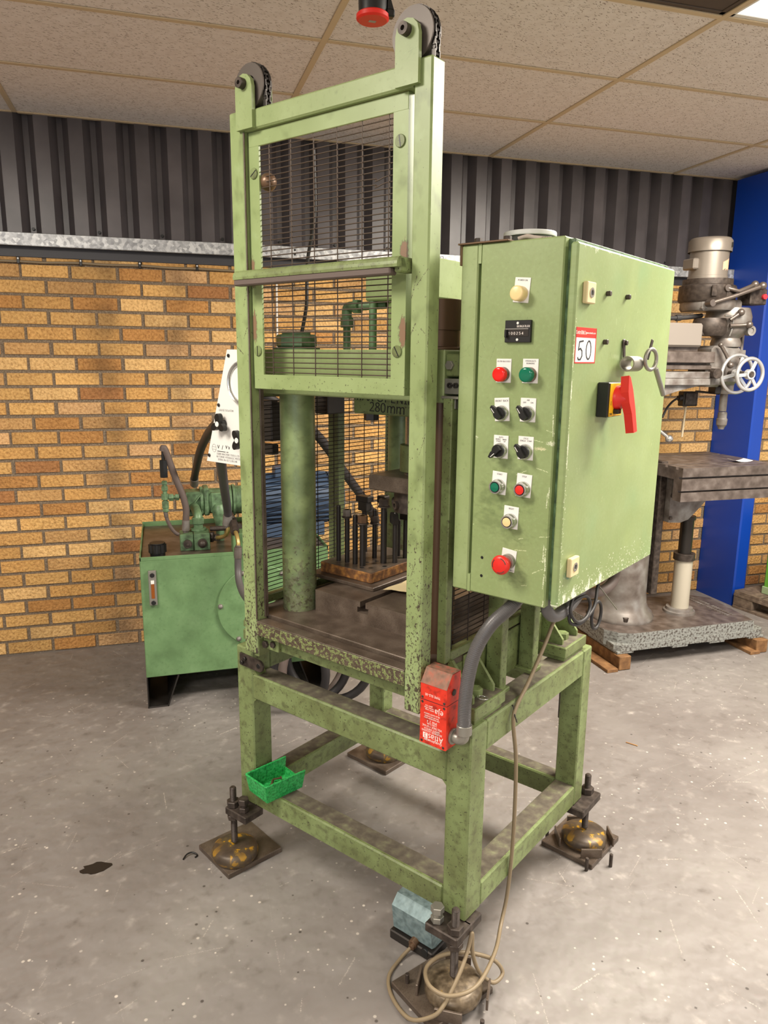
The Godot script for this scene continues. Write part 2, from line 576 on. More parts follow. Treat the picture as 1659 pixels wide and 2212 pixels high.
	im = layer(Vector2i(512, 512), 151, 0.007, 6, [[0.0, C("3d332a")], [0.5, C("54473a")], [0.70, C("6a5836")], [0.73, C("c9951f")], [1.0, C("dca92a")]])
	M.mount = mat(Color(1, 1, 1), 0.45, 0.25, tex(im), 5.0)
	M.brownmount = mat(Color(1, 1, 1), 0.4, 0.3, tex(layer(Vector2i(512, 512), 152, 0.02, 6, [[0.0, C("4d4133")], [0.5, C("6b5d4a")], [0.8, C("837460")], [1.0, C("a08040")]])), 5.0)
	im = layer(Vector2i(512, 512), 161, 0.012, 4, [[0.0, C("1d9444")], [0.5, C("2aa851")], [1.0, C("3fb963")]])
	over(im, layer(Vector2i(512, 512), 162, 0.03, 5, [[0.0, C("1d2a1c", 0.8)], [0.38, C("1d4a2a", 0.15)], [0.5, C("ffffff", 0.0)], [1.0, C("8fd0a0", 0.3)]]))
	M.bin = mat(Color(1, 1, 1), 0.3, 0, tex(im), 6.0)
	im = layer(Vector2i(512, 512), 165, 0.02, 5, [[0.0, C("5c6d6e")], [0.5, C("7d9294")], [1.0, C("97a8a8")]])
	M.pedal = mat(Color(1, 1, 1), 0.4, 0.2, tex(im), 4.0)
	im = layer(Vector2i(512, 512), 171, 0.015, 5, [[0.0, C("8f2318")], [0.4, C("d3331f")], [1.0, C("e23a25")]])
	M.switchred = mat(Color(1, 1, 1), 0.4, 0, tex(im), 4.0)
	M.switchtop = mat(Color(1, 1, 1), 0.7, 0, tex(layer(Vector2i(256, 256), 172, 0.03, 5, [[0.0, C("5f4a3c")], [0.55, C("8c6553")], [1.0, C("b8543f")]])), 6.0)
	M.conduit = mat(C("5e5c5c"), 0.35, 0.2)
	M.hose = mat(C("272425"), 0.5)
	M.hosegrey = mat(C("5d504a"), 0.6)
	M.brass = mat(C("c7ae6d"), 0.3, 0.8)
	M.cable = mat(C("85755c"), 0.5)
	M.wire = mat(C("4d4036"), 0.5, 0.4)
	M.darkwire = mat(C("2a2320"), 0.5, 0.4)
	M.lead = mat(C("4b4b4b"), 0.5)
	M.bluemotor = mat(C("3b4c63"), 0.5)
	M.apple = mat(C("5f9c35"), 0.5)
	M.oil = mat(C("8a4a12"), 0.15)
	M.table = mat(Color(1, 1, 1), 0.42, 0.35, tex(layer(Vector2i(512, 512), 181, 0.012, 5, [[0.0, C("4a4039")], [0.5, C("655a53")], [1.0, C("80766f")]])), 2.0)
	M.leverm = mat(C("6b615a"), 0.35, 0.6)
	M.wheel = mat(C("c8c8c8"), 0.3, 0.7)
	M.silver = mat(C("8a8177"), 0.38, 0.45)
	M.pulley = mat(C("5d554f"), 0.45, 0.3)
	M.dust = mat(Color(1, 1, 1), 0.85, 0, tex(layer(Vector2i(512, 512), 195, 0.015, 5, [[0.0, C("4c453b")], [0.5, C("5f574a")], [0.8, C("6d6a54")], [1.0, C("7f8261")]])), 3.0)
	M.batten = mat(Color(1, 1, 1), 0.8, 0, tex(layer(Vector2i(512, 512), 197, 0.012, 5, [[0.0, C("5f4228")], [0.5, C("7b5836")], [1.0, C("9a7348")]])), 2.5)
	im = layer(Vector2i(512, 512), 191, 0.012, 5, [[0.0, C("4a3018")], [0.45, C("6e4826")], [0.75, C("93652f")], [1.0, C("b07b3c")]])
	M.dirtywood = mat(Color(1, 1, 1), 0.75, 0, tex(im), 6.0)
	M.gauze = mat(C("a79a90"), 0.8)

func blob_fast(im: Image, o: Vector2, r: float, cc: Color) -> void:
	var k := int(ceil(r))
	for y in range(-k, k + 1):
		for x in range(-k, k + 1):
			if x * x + y * y <= r * r:
				put(im, int(o.x) + x, int(o.y) + y, cc)

# ---------- the room ----------
const WZ := -4.136
const CH := 2.718

func soot(x: float, y: float) -> Color:   # where smoke has run down the wall
	var k := 0.0
	for s in [[-0.25, 0.05, 1.0], [0.10, 0.045, 0.85], [-0.30, 0.12, 0.35], [0.14, 0.10, 0.2], [1.05, 0.05, 0.4]]:
		var d: float = (x - s[0] + 0.02 * sin(y * 9.0)) / s[1]
		k += s[2] * exp(-d * d) * (0.62 + 0.38 * sin(y * 23.0 + x * 5.0))
	return Color(1, 1, 1).lerp(Color(0.46, 0.47, 0.52), clampf(k, 0.0, 0.85))

func add_brick(b: MB, x0: float, x1: float, y0: float, y1: float) -> void:
	var tones := [Color(0.60, 0.34, 0.112), Color(0.66, 0.395, 0.14), Color(0.50, 0.25, 0.075), Color(0.70, 0.45, 0.19), Color(0.56, 0.33, 0.13), Color(0.40, 0.185, 0.065), Color(0.62, 0.38, 0.18)]
	var w := [0.24, 0.24, 0.12, 0.16, 0.12, 0.05, 0.07]
	var a := rng.randf()
	var tone: Color = tones[0]
	for i in 7:
		a -= w[i]
		if a <= 0.0:
			tone = tones[i]
			break
	tone = tone * rng.randf_range(1.0, 1.28) + Color(0.012, 0.012, 0.012)
	var j := 0.0022
	x0 += rng.randf_range(-j, j); x1 += rng.randf_range(-j, j); y0 += rng.randf_range(-j, j) * 0.6; y1 += rng.randf_range(-j, j) * 0.6
	var z := WZ + rng.randf_range(-0.0015, 0.0015)
	var e := 0.004
	var nx := 6
	var xs := []
	for i in nx + 1:
		xs.append(lerpf(x0 + e, x1 - e, float(i) / nx))
	var half := [rng.randf_range(0.85, 1.1), rng.randf_range(0.9, 1.05), rng.randf_range(0.9, 1.1)]
	var cs := []
	for i in nx + 1:
		var t := float(i) / nx * 2.0
		var k: float = lerpf(half[int(minf(t, 1.999))], half[mini(int(t) + 1, 2)], t - floorf(minf(t, 1.999)))
		cs.append([tone * k * soot(xs[i], y0), tone * k * soot(xs[i], y1)])
	var f := Vector3(0, 0, 1)
	for i in nx:
		var q := [Vector3(xs[i], y0 + e, z), Vector3(xs[i + 1], y0 + e, z), Vector3(xs[i + 1], y1 - e, z), Vector3(xs[i], y1 - e, z)]
		var k := [cs[i][0], cs[i + 1][0], cs[i + 1][1], cs[i][1]]
		for t in [[0, 2, 1], [0, 3, 2]]:
			for s in t:
				b.v.append(q[s]); b.n.append(f); b.c.append(Color(k[s].r, k[s].g, k[s].b))
	b.col = Color(tone.r * 0.9, tone.g * 0.9, tone.b * 0.9)
	var zb := z - 0.02
	for s in [[x0, y0, x1, y0, Vector3(0, -1, 0.4)], [x0, y1, x1, y1, Vector3(0, 1, 0.4)], [x0, y0, x0, y1, Vector3(-1, 0, 0.4)], [x1, y0, x1, y1, Vector3(1, 0, 0.4)]]:
		var cx := (x0 + x1) / 2
		var cy := (y0 + y1) / 2
		var a1 := Vector3(s[0] + signf(cx - s[0]) * e, s[1] + signf(cy - s[1]) * e, z)
		var b1 := Vector3(s[2] + signf(cx - s[2]) * e, s[3] + signf(cy - s[3]) * e, z)
		b.quad(a1, b1, Vector3(s[2], s[3], zb), Vector3(s[0], s[1], zb), s[4].normalized())

func build_wall() -> void:
	rng.seed = 77
	var root := struct_root("wall_back")
	part("mortar", MB.new().box(Vector3(-4.4, 0, WZ - 0.24), Vector3(5.7, 2.09, WZ - 0.007), 0.0), M.mortar, root)
	var rest := MB.new()
	var many := 0
	for row in 28:
		var off := -0.6304 + (0.0 if row % 2 == 0 else 0.1125)
		for k in range(-17, 29):
			var x0 := off + k * 0.225 + 0.005
			var x1 := x0 + 0.215
			var y0 := row * 0.075 + 0.005
			var y1 := minf(y0 + 0.065, 2.088)
			if x0 < -4.4 or x1 > 5.7 or (x0 > 3.5 and x1 < 3.78):
				continue
			var seen := (x1 > -0.72 and x0 < 0.40 and not (x0 > -0.10 and row < 9)) or (x0 > 0.40 and x0 < 1.3 and row > 10) or (x1 > 3.12 and x0 < 3.5) or (x0 > 3.78 and x0 < 4.3 and row < 14)
			if seen and many < 300:
				many += 1
				var b := MB.new()
				add_brick(b, x0, x1, y0, y1)
	
				var mi := MeshInstance3D.new()
				mi.name = "brick"
				mi.mesh = mesh_of(b, true)
				mi.material_override = M.brick
				root.add_child(mi, true)
			else:
				add_brick(rest, x0, x1, y0, y1)
	var ro := MeshInstance3D.new()
	ro.name = "brickwork"
	ro.mesh = mesh_of(rest, true)
	ro.material_override = M.brick
	ro.set_meta("kind", "stuff")
	root.add_child(ro, true)
	part("flashing", MB.new().box(Vector3(-4.4, 2.05, WZ - 0.10), Vector3(5.7, 2.125, WZ + 0.004), 0.002), M.flash, root)
	# profiled steel sheets: a pan 88 mm wide, then a trough
	var x := -0.5702 - 0.155 * 24 - 0.0775
	var i := 0
	while x < 5.6:
		var b := MB.new()
		for r in 6:
			var q := [Vector2(x + 0.0775 - 0.0445, -4.20), Vector2(x + 0.0775 - 0.013, -4.262), Vector2(x + 0.0775 + 0.013, -4.262), Vector2(x + 0.0775 + 0.0445, -4.20)]
			var line := [Vector2(x, -4.20)] + q + [Vector2(x + 0.155, -4.20)]
			for s in line.size() - 1:
				var a: Vector2 = line[s]
				var e: Vector2 = line[s + 1]
				var m: Vector3 = Vector3(-(e.y - a.y), 0, e.x - a.x).normalized()
				b.quad(Vector3(a.x, 2.0, a.y), Vector3(e.x, 2.0, e.y), Vector3(e.x, 3.0, e.y), Vector3(a.x, 3.0, a.y), m)
				b.quad(Vector3(a.x, 2.0, a.y - 0.002), Vector3(e.x, 2.0, e.y - 0.002), Vector3(e.x, 3.0, e.y - 0.002), Vector3(a.x, 3.0, a.y - 0.002), -m)
			x += 0.155
		var sh := part("cladding_sheet", b, M.clad, root)
		var sc := MB.new()
		for r in [0, 2, 4]:
			sc.hexa(Vector3(x - 0.155 * (5.5 - r), 2.20, -4.263), Vector3(x - 0.155 * (5.5 - r), 2.20, -4.251), 0.008)
		part("fixing_screw", sc, M.black, sh)
		i += 1
	part("backing", MB.new().box(Vector3(-4.4, 2.0, -4.40), Vector3(5.7, 3.0, -4.28), 0.0), M.flash, root)
	# galvanised rail along the foot of the cladding
	var rail := struct_root("trim_1")
	part("rail", MB.new().box(Vector3(-4.4, 2.098, -4.085), Vector3(3.55, 2.158, -4.082), 0.001).box(Vector3(-4.4, 2.155, -4.199), Vector3(3.55, 2.158, -4.082), 0.001).box(Vector3(-4.4, 2.098, -4.10), Vector3(3.55, 2.1, -4.082), 0.0), M.galv, rail)
	var h := MB.new()
	for xx in [0.72, 3.33, -1.6]:
		for yy in [2.118, 2.14]:
			h.cyl(Vector3(xx, yy, -4.083), Vector3(xx, yy, -4.0805), 0.006, 12)
	part("bolt_hole", h, M.black, rail)
	var wr := MB.new()
	wr.ribbon(PackedVector2Array([Vector2(0, 0.034), Vector2(0.008, 0.04), Vector2(0.018, 0.038), Vector2(0.018, 0.03), Vector2(0.008, 0.024), Vector2(0.018, 0.022), Vector2(0.024, 0.012), Vector2(0.014, 0.002), Vector2(0.002, 0.004)]), 0.0025, Vector3(1.545, 2.106, -4.081), Vector3.RIGHT, Vector3.UP)
	wr.ribbon(PackedVector2Array([Vector2(-0.045, 0.01), Vector2(-0.04, 0.025), Vector2(-0.03, 0.028), Vector2(-0.026, 0.008)]), 0.002, Vector3(1.545, 2.106, -4.081), Vector3.RIGHT, Vector3.UP)
	part("handwriting", wr, M.inkgrey, rail)
	# the other three walls; two unseen openings are added to let in sky light
	struct("wall_left", MB.new().box(Vector3(-4.5, 0, -4.4), Vector3(-4.4, 3.0, 2.6), 0.0), M.plaster)
	struct("wall_right", MB.new().box(Vector3(5.6, 0, -4.4), Vector3(5.7, 3.0, -0.9), 0.0).box(Vector3(5.6, 2.45, -0.9), Vector3(5.7, 3.0, 2.1), 0.0).box(Vector3(5.6, 0, 2.1), Vector3(5.7, 3.0, 2.6), 0.0), M.plaster)
	struct("wall_front", MB.new().box(Vector3(-4.5, 0, 2.5), Vector3(-3.7, 3.0, 2.6), 0.0).box(Vector3(-3.7, 2.45, 2.5), Vector3(-0.3, 3.0, 2.6), 0.0).box(Vector3(-0.3, 0, 2.5), Vector3(5.7, 3.0, 2.6), 0.0), M.plaster)
	struct("floor_bounce", MB.new().box(Vector3(-12, -0.15, 2.6), Vector3(16, -0.02, 12), 0.0).box(Vector3(5.7, -0.15, -8), Vector3(16, -0.02, 2.6), 0.0), M.plaster)  # unseen slab added outside the openings to bounce sky light up to the ceiling
	struct("floor", MB.new().box(Vector3(-4.5, -0.1, -4.4), Vector3(5.7, 0, 2.6), 0.0), M.floor)
	# steel column
	var cpoly := PackedVector2Array([Vector2(3.55, -4.134), Vector2(3.55, -3.80), Vector2(3.562, -3.795), Vector2(3.638, -3.795), Vector2(3.645, -3.81), Vector2(3.72, -3.875), Vector2(3.72, -4.134)])
	solo("steel_column", "blue painted steel column standing against the brick wall by the drilling machine", "column", ROOM, Vector3(3.63, 0, -3.96), MB.new().prism(cpoly, Vector3.ZERO, Vector3.RIGHT, Vector3(0, 0, 1), Vector3.UP, 2.70), M.blue)

func build_ceiling() -> void:
	var root := struct_root("ceiling")
	part("slab", MB.new().box(Vector3(-4.5, 2.95, -4.4), Vector3(5.7, 3.05, 2.6), 0.0), M.plaster, root)
	var xs := []
	for i in range(-4, 5):
		xs.append(0.637 + 1.241 * i)
	xs[0] = -4.4
	xs[8] = 5.6
	var zs := []
	for i in range(-3, 9):
		zs.append(-2.335 + 0.6 * i)
	zs[0] = WZ - 0.06
	zs[11] = 2.5
	var lit := {}
	for l in LIGHTS:
		lit["%d_%d" % [l[0], l[1]]] = l[2]
	for i in 8:
		for k in 11:
			var key := "%d_%d" % [i, k]
			var a := Vector3(xs[i] + 0.010, CH + 0.004, zs[k] + 0.010)
			var b := Vector3(xs[i + 1] - 0.010, CH + 0.02, zs[k + 1] - 0.010)
			if lit.has(key):
				ceiling_light(a, b, lit[key])
				ORG = Vector3.ZERO
			else:
				part("ceiling_tile", MB.new().box(a, b, 0.002), M.tile, root)
	for i in range(0, 9):
		part("grid_bar", MB.new().box(Vector3(xs[i] - 0.012, CH - 0.001, zs[0]), Vector3(xs[i] + 0.012, CH + 0.004, zs[11]), 0.001), M.tbar, root)
	for k in range(0, 12):
		for i in 8:
			part("cross_bar", MB.new().box(Vector3(xs[i] + 0.012, CH - 0.001, zs[k] - 0.012), Vector3(xs[i + 1] - 0.012, CH + 0.004, zs[k] + 0.012), 0.001), M.tbar, root)

func ceiling_light(a: Vector3, b: Vector3, kind: Array) -> void:
	var on: bool = kind[0] > 0.0
	var o := thing("ceiling_light", kind[1], "light", ROOM, Vector3((a.x + b.x) / 2, CH, (a.z + b.z) / 2), "recessed ceiling light panels")
	var f := MB.new()
	f.box(a, Vector3(b.x, b.y, a.z + 0.02)).box(Vector3(a.x, a.y, b.z - 0.02), b).box(a, Vector3(a.x + 0.02, b.y, b.z)).box(Vector3(b.x - 0.02, a.y, a.z), b)
	part("frame", f, M.white if on else M.dull, o)
	part("diffuser", MB.new().box(a + Vector3(0.02, 0.003, 0.02), Vector3(b.x - 0.02, b.y - 0.004, b.z - 0.02)), M.diffuser if on else M.dull, o)
	if on:
		var l := AreaLight3D.new()
		l.name = "glow"
		l.area_size = Vector2(b.x - a.x - 0.06, b.z - a.z - 0.06)
		l.light_energy = kind[0]
		l.light_color = C("fff6e8")
		l.shadow_enabled = true
		l.area_range = 14.0
		l.area_attenuation = 2.0
		o.add_child(l)
		l.transform = Transform3D(Basis(Vector3.RIGHT, -PI / 2), Vector3(0, -0.012, 0))

# ---------- the press and its stand ----------
const CU := -1.268      # middle of the press, along its front

func make_press_materials() -> void:
	rng.seed = 5
	var base := layer(Vector2i(1024, 1024), 81, 0.004, 4, [[0.0, C("8f9c66")], [0.5, C("97a46e")], [1.0, C("a1ae79")]])
	over(base, layer(Vector2i(1024, 1024), 83, 0.009, 5, [[0.0, C("666f40", 0.5)], [0.38, C("76874e", 0.0)], [0.75, C("b0c58c", 0.0)], [1.0, C("b6c299", 0.35)]]))
	var steel := C("463a2f", 0.92)
	# posts: paint knocked off towards the bottom
	var im := Image.create(256, 1024, false, Image.FORMAT_RGBA8)
	im.blit_rect(base, Rect2i(0, 0, 256, 1024), Vector2i.ZERO)
	over(im, layer(Vector2i(256, 1024), 84, 0.012, 4, [[0.0, C("58603a", 0.5)], [0.42, C("626c42", 0.0)], [1.0, C("ffffff", 0.0)]]))
	wear(im, 85, 0.12, 0, 640, 0.62, 0.50, steel)
	wear(im, 86, 0.11, 640, 1024, 0.48, 0.17, steel)
	wear(im, 89, 0.03, 640, 1024, 0.55, 0.34, steel)
	for i in 50:
		var q := Vector2(rng.randf() * 256, 300 + rng.randf() * 724)
		scratch(im, q, q + Vector2.from_angle(rng.randf() * TAU) * rng.randf_range(6, 40), 1.1, C("41372b", 0.8), 0.3)
	M.post = mat(Color(1, 1, 1), 0.42, 0, tex(im), 0.0)
	# gate: bare patches where hands have rubbed
	im = Image.create(640, 800, false, Image.FORMAT_RGBA8)
	im.blit_rect(base, Rect2i(300, 0, 640, 800), Vector2i.ZERO)
	for s in [[-1.522, 1.80, 8, 34], [-1.521, 1.665, 8, 38], [-1.028, 1.815, 11, 26], [-1.030, 1.645, 9, 32]]:
		var o := Vector2((s[0] + 1.352 + 0.19) / 0.64 * 640, (2.15 - s[1]) / 0.8 * 800)
		blob(im, o, Vector2(s[2] + 2, s[3] + 3), C("747c55"), 0.25)
		blob(im, o, Vector2(s[2], s[3]), C("8a6a52"), 0.25)
	wear(im, 77, 0.09, 560, 660, 0.62, 0.40, C("3f3c2a", 0.85))
	wear(im, 78, 0.09, 0, 560, 0.62, 0.62, C("3f3c2a", 0.8))
	M.gate = mat(Color(1, 1, 1), 0.42, 0, tex(im), 0.0)
	# sill: more bare steel than paint
	im = layer(Vector2i(1024, 1024), 79, 0.01, 5, [[0.0, C("483c32")], [0.5, C("55483c")], [1.0, C("665a4d")]])
	wear(im, 76, 0.032, 0, 1024, 0.02, 0.02, C("84915a"))
	wear(im, 75, 0.11, 0, 1024, 0.16, 0.16, C("4d4136"))
	M.chip = mat(Color(1, 1, 1), 0.45, 0.1, tex(im), 1.8)
	# columns: green, dirtier and barer towards the bed
	im = layer(Vector2i(512, 1024), 87, 0.005, 5, [[0.0, C("5f6a42")], [0.4, C("74825a")], [0.7, C("869464")], [1.0, C("96a572")]])
	over(im, layer(Vector2i(512, 1024), 88, 0.02, 5, [[0.0, C("4c4c32", 0.3)], [0.4, C("4c4c32", 0.0)], [0.7, C("a0ab80", 0.0)], [1.0, C("a9b08c", 0.35)]]))
	wear(im, 90, 0.015, 560, 1024, 0.55, -0.25, C("6a6450", 0.45))
	wear(im, 94, 0.05, 700, 1024, 0.5, 0.0, C("84836f", 0.5))
	wear(im, 95, 0.03, 640, 1024, 0.5, 0.12, C("4a4032", 0.55))
	M.column = mat(Color(1, 1, 1), 0.33, 0.1, tex(im), 0.0)
	M.brownsteel = mat(C("6d5440"), 0.35, 0.4)

func bx(u0: float, u1: float, y0: float, y1: float, v0: float, v1: float, b := 0.002) -> MB:
	return MB.new().box(p(u0, y0, v0), p(u1, y1, v1), b)

func build_stand() -> void:
	var o := thing("machine_stand", "dirty green welded box-section stand carrying the hydraulic press", "stand", PRESS, p(-1.258, 0.196, 1.74))
	var ul := -1.6825
	var ur := -0.834
	var vf := 1.389
	var vb := 2.09
	for s in [[ul, ul + 0.07, vf, vf + 0.075], [ur - 0.07, ur, vf, vf + 0.075], [ul, ul + 0.07, vb - 0.06, vb], [ur - 0.07, ur, vb - 0.06, vb]]:
		part("leg", bx(s[0], s[1], 0.196, 0.721, s[2], s[3], 0.004), M.stand, o)
	for u in [ul, ur - 0.07]:
		part("side_rail", bx(u + 0.0005, u + 0.0695, 0.639, 0.7205, vf + 0.075, vb - 0.06, 0.004), M.stand, o)
		part("side_rail", bx(u + 0.0005, u + 0.0695, 0.1965, 0.265, vf + 0.075, vb - 0.06, 0.004), M.stand, o)
		part("dust_layer", bx(u + 0.004, u + 0.062, 0.7202, 0.7209, vf + 0.06, vb - 0.01, 0.0003), M.dust, o)
		part("dust_layer", bx(u + 0.004, u + 0.062, 0.2648, 0.2656, vf + 0.077, vb - 0.062, 0.0003), M.dust, o)
	for v in [[vf + 0.0005, vf + 0.072], [vb - 0.0595, vb - 0.0005]]:
		part("cross_rail", bx(ul + 0.07, ur - 0.07, 0.562, 0.6416, v[0], v[1], 0.004), M.stand, o)
		part("cross_rail", bx(ul + 0.07, ur - 0.07, 0.1965, 0.265, v[0], v[1], 0.004), M.stand, o)
		part("dust_layer", bx(ul + 0.072, ur - 0.072, 0.6414, 0.6422, v[0] + 0.007, v[1] - 0.004, 0.0003), M.dust, o)
		part("dust_layer", bx(ul + 0.072, ur - 0.072, 0.2648, 0.2656, v[0] + 0.010, v[1] - 0.004, 0.0003), M.dust, o)
	# weld fillets in the front corners
	for s in [[ul + 0.07, 1.0], [ur - 0.07, -1.0]]:
		var f := MB.new()
		f.prism(PackedVector2Array([Vector2(0, 0.02), Vector2(0, 0), Vector2(0.02 * s[1], 0)]), p(s[0], 0.6416, vf + 0.04), Vector3.RIGHT, Vector3.UP, Vector3(0, 0, 1), 0.036)
		part("weld", f, M.stand, o)
		f = MB.new()
		f.prism(PackedVector2Array([Vector2(0, -0.012), Vector2(0, 0), Vector2(0.012 * s[1], 0)]), p(s[0], 0.562, vf + 0.04), Vector3.RIGHT, Vector3.UP, Vector3(0, 0, 1), 0.036)
		part("weld", f, M.stand, o)
	var st := PackedVector2Array()
	for i in 9:
		st.append(Vector2(-1.575, 0.68) + Vector2(cos(-PI / 2 + PI * i / 8.0), sin(-PI / 2 + PI * i / 8.0)) * 0.018)
	st.append_array([Vector2(-1.660, 0.702), Vector2(-1.660, 0.664)])
	var sp := part("strap_plate", MB.new().prism(st, p(0, 0, 1.389), Vector3.RIGHT, Vector3.UP, Vector3(0, 0, 1), 0.007), M.iron, o, "dark steel strap with a hole at its free end")
	many("cap_screw", [MB.new().cyl(p(-1.646, 0.676, 1.382), p(-1.646, 0.676, 1.374), 0.0065), MB.new().cyl(p(-1.633, 0.690, 1.382), p(-1.633, 0.690, 1.374), 0.0065)], M.stud, sp)
	part("hole", MB.new().cyl(p(-1.577, 0.680, 1.384), p(-1.577, 0.680, 1.3815), 0.0085), M.black, sp)
	var rb := part("rust_plate", bx(ur - 0.078, ur - 0.0695, 0.47, 0.60, vb - 0.05, vb - 0.01, 0.003), M.iron, o, "rusty plate on the rear leg")
	rb.name = "rust_plate"

func wire_panel(a0: float, a1: float, y0: float, y1: float, verticals: Array, side: bool, at: float, r := 0.00125, bent := []) -> MB:
	var b := MB.new()
	var y := y0
	while y < y1:
		var q0 := p(at, y, a0) if side else p(a0, y, at)
		var q1 := p(at, y, a1) if side else p(a1, y, at)
		var pts := PackedVector3Array([q0, q1])
		for s in bent:
			if absf(s[0] - y) < 0.00635:
				pts = cr([q0, p(s[1], y, at), p(s[1] + 0.03, y - 0.008, at - 0.004), p(s[1] + 0.055, y - 0.001, at), q1], 4)
		b.tube(pts, r, 5)
		y += 0.0127
	for s in verticals:
		var q0 := p(at + 0.002, y0 - 0.01, s) if side else p(s, y0 - 0.01, at - 0.002)
		var q1 := p(at + 0.002, y1 + 0.01, s) if side else p(s, y1 + 0.01, at - 0.002)
		b.tube(PackedVector3Array([q0, q1]), r, 5)
	return b

func build_press() -> void:
	var o := thing("hydraulic_press", "tall pale green hydraulic press with a raised wire-mesh guard gate, standing on the welded stand", "press", PRESS, p(CU, 0.72, 1.74))
	# bed
	part("bed", bx(-1.600, -0.936, 0.753, 0.836, 1.388, 2.09, 0.003), M.stand, o)
	part("bed_plate", bx(-1.600, -0.936, 0.836, 0.855, 1.384, 2.09, 0.002), M.bed, o, "oily brown steel bed plate")
	# bolster with a T-slot
	var tp := PackedVector2Array([Vector2(-1.451, 0.855), Vector2(-1.451, 0.918), Vector2(-1.278, 0.918), Vector2(-1.278, 0.902), Vector2(-1.288, 0.902), Vector2(-1.288, 0.886), Vector2(-1.248, 0.886), Vector2(-1.248, 0.902), Vector2(-1.258, 0.902), Vector2(-1.258, 0.918), Vector2(-1.085, 0.918), Vector2(-1.085, 0.855)])
	part("bolster", MB.new().prism(tp, p(0, 0, 2.0), Vector3.RIGHT, Vector3.UP, Vector3(0, 0, 1), 0.50), M.bed, o, "raised steel bolster with a T-slot")
	# columns
	for s in [[-1.507, 1.492], [-1.019, 1.492], [-1.507, 1.99], [-1.029, 1.99]]:
		var pr := PackedVector2Array([Vector2(0.05, 0), Vector2(0.05, 0.64)])
		var m: Material = M.column if s[0] < -1.2 else M.brownsteel
		part("column", MB.new().lathe(pr, p(s[0], 0.852, s[1]), Vector3.UP, 28, true), m, o, "", [0, s[0] + s[1] - 0.2, 1.50, 0.45, 0.65])
	part("platen", bx(-1.575, -0.961, 1.487, 1.607, 1.42, 2.06, 0.003), M.green, o)
	for s in [[-1.507, 1.492], [-1.029, 1.99], [-1.507, 1.99]]:
		part("column_nut", MB.new().cyl(p(s[0], 1.607, s[1]), p(s[0], 1.613, s[1]), 0.066, 24).hexa(p(s[0], 1.613, s[1]), p(s[0], 1.648, s[1]), 0.058).cyl(p(s[0], 1.648, s[1]), p(s[0], 1.654, s[1]), 0.04, 20), M.pump, o)
	part("column_cap", MB.new().cyl(p(-1.029, 1.607, 1.492), p(-1.029, 1.614, 1.492), 0.062, 28).cyl(p(-1.029, 1.652, 1.492), p(-1.029, 1.722, 1.492), 0.056, 28).cyl(p(-1.029, 1.614, 1.492), p(-1.029, 1.653, 1.492), 0.052, 28), M.brownsteel, o, "oil-browned steel cap")
	# cylinder and its head
	part("cylinder", MB.new().cyl(p(CU, 1.607, 1.74), p(CU, 1.745, 1.74), 0.09, 32), M.green, o)
	part("cylinder_head", bx(-1.383, -1.153, 1.7425, 1.845, 1.64, 1.85, 0.004), M.green, o)
	for s in [[-0.098, -0.085], [0.098, -0.085], [-0.098, 0.085], [0.098, 0.085]]:
		part("tie_rod", MB.new().cyl(p(CU + s[0], 1.607, 1.74 + s[1]), p(CU + s[0], 1.7425, 1.74 + s[1]), 0.011, 14), M.pump, o)
	var pipe := MB.new()
	pipe.cyl(p(-1.468, 1.607, 1.66), p(-1.468, 1.69, 1.66), 0.011, 14).hexa(p(-1.468, 1.672, 1.66), p(-1.468, 1.70, 1.66), 0.019)
	pipe.tube(cr([p(-1.468, 1.69, 1.66), p(-1.468, 1.718, 1.66), p(-1.462, 1.728, 1.66), p(-1.45, 1.73, 1.66), p(-1.43, 1.73, 1.66)], 5), 0.015, 12)
	pipe.hexa(p(-1.437, 1.73, 1.66), p(-1.418, 1.73, 1.66), 0.021).cyl(p(-1.42, 1.73, 1.66), p(-1.345, 1.735, 1.69), 0.012, 14)
	part("oil_pipe", pipe, M.pump, o)
	# ram
	part("ram_guide", bx(-1.390, -1.146, 1.432, 1.487, 1.60, 1.88, 0.003), M.stand, o)
	for s in [[-1.350, 1.63], [-1.186, 1.63], [-1.186, 1.85], [-1.350, 1.85]]:
		part("bolt_head", MB.new().hexa(p(s[0], 1.412, s[1]), p(s[0], 1.433, s[1]), 0.021), M.stud, o)
	lettering("MAX OPENING", 0.026, p(-1.268, 1.480, 1.5995), Vector3(1, -0.03, 0).normalized(), Vector3(0.03, 1, 0).normalized(), M.ink, o)
	lettering("280mm", 0.026, p(-1.268, 1.452, 1.5995), Vector3(1, -0.03, 0).normalized(), Vector3(0.03, 1, 0).normalized(), M.ink, o)
	part("ram", MB.new().cyl(p(CU, 1.25, 1.74), p(CU, 1.44, 1.74), 0.033, 20), M.chrome, o)
	part("ram_collar", MB.new().cyl(p(CU, 1.262, 1.74), p(CU, 1.34, 1.74), 0.048, 24), M.stand, o)
	part("tool_block", bx(-1.375, -1.161, 1.207, 1.252, 1.65, 1.83, 0.003), M.bed, o)
	var ph := MB.new()
	ph.cyl(p(CU, 1.142, 1.74), p(CU, 1.207, 1.74), 0.064, 26)
	part("punch_holder", ph, M.iron, o)
	for a in [0.2, 1.2, -0.9]:
		var d := Vector3(-cos(a), 0, sin(a))
		part("socket_screw", MB.new().pipe(p(CU, 1.165, 1.74) + d * 0.058, p(CU, 1.165, 1.74) + d * 0.073, 0.012, 0.006), M.iron, o)
	# guard frame
	part("guard_post", bx(-1.583, -1.531, 0.744, 2.188, 1.339, 1.385, 0.004), M.post, o, "", [0, -1.6, 2.19, 0.25, 1.46])
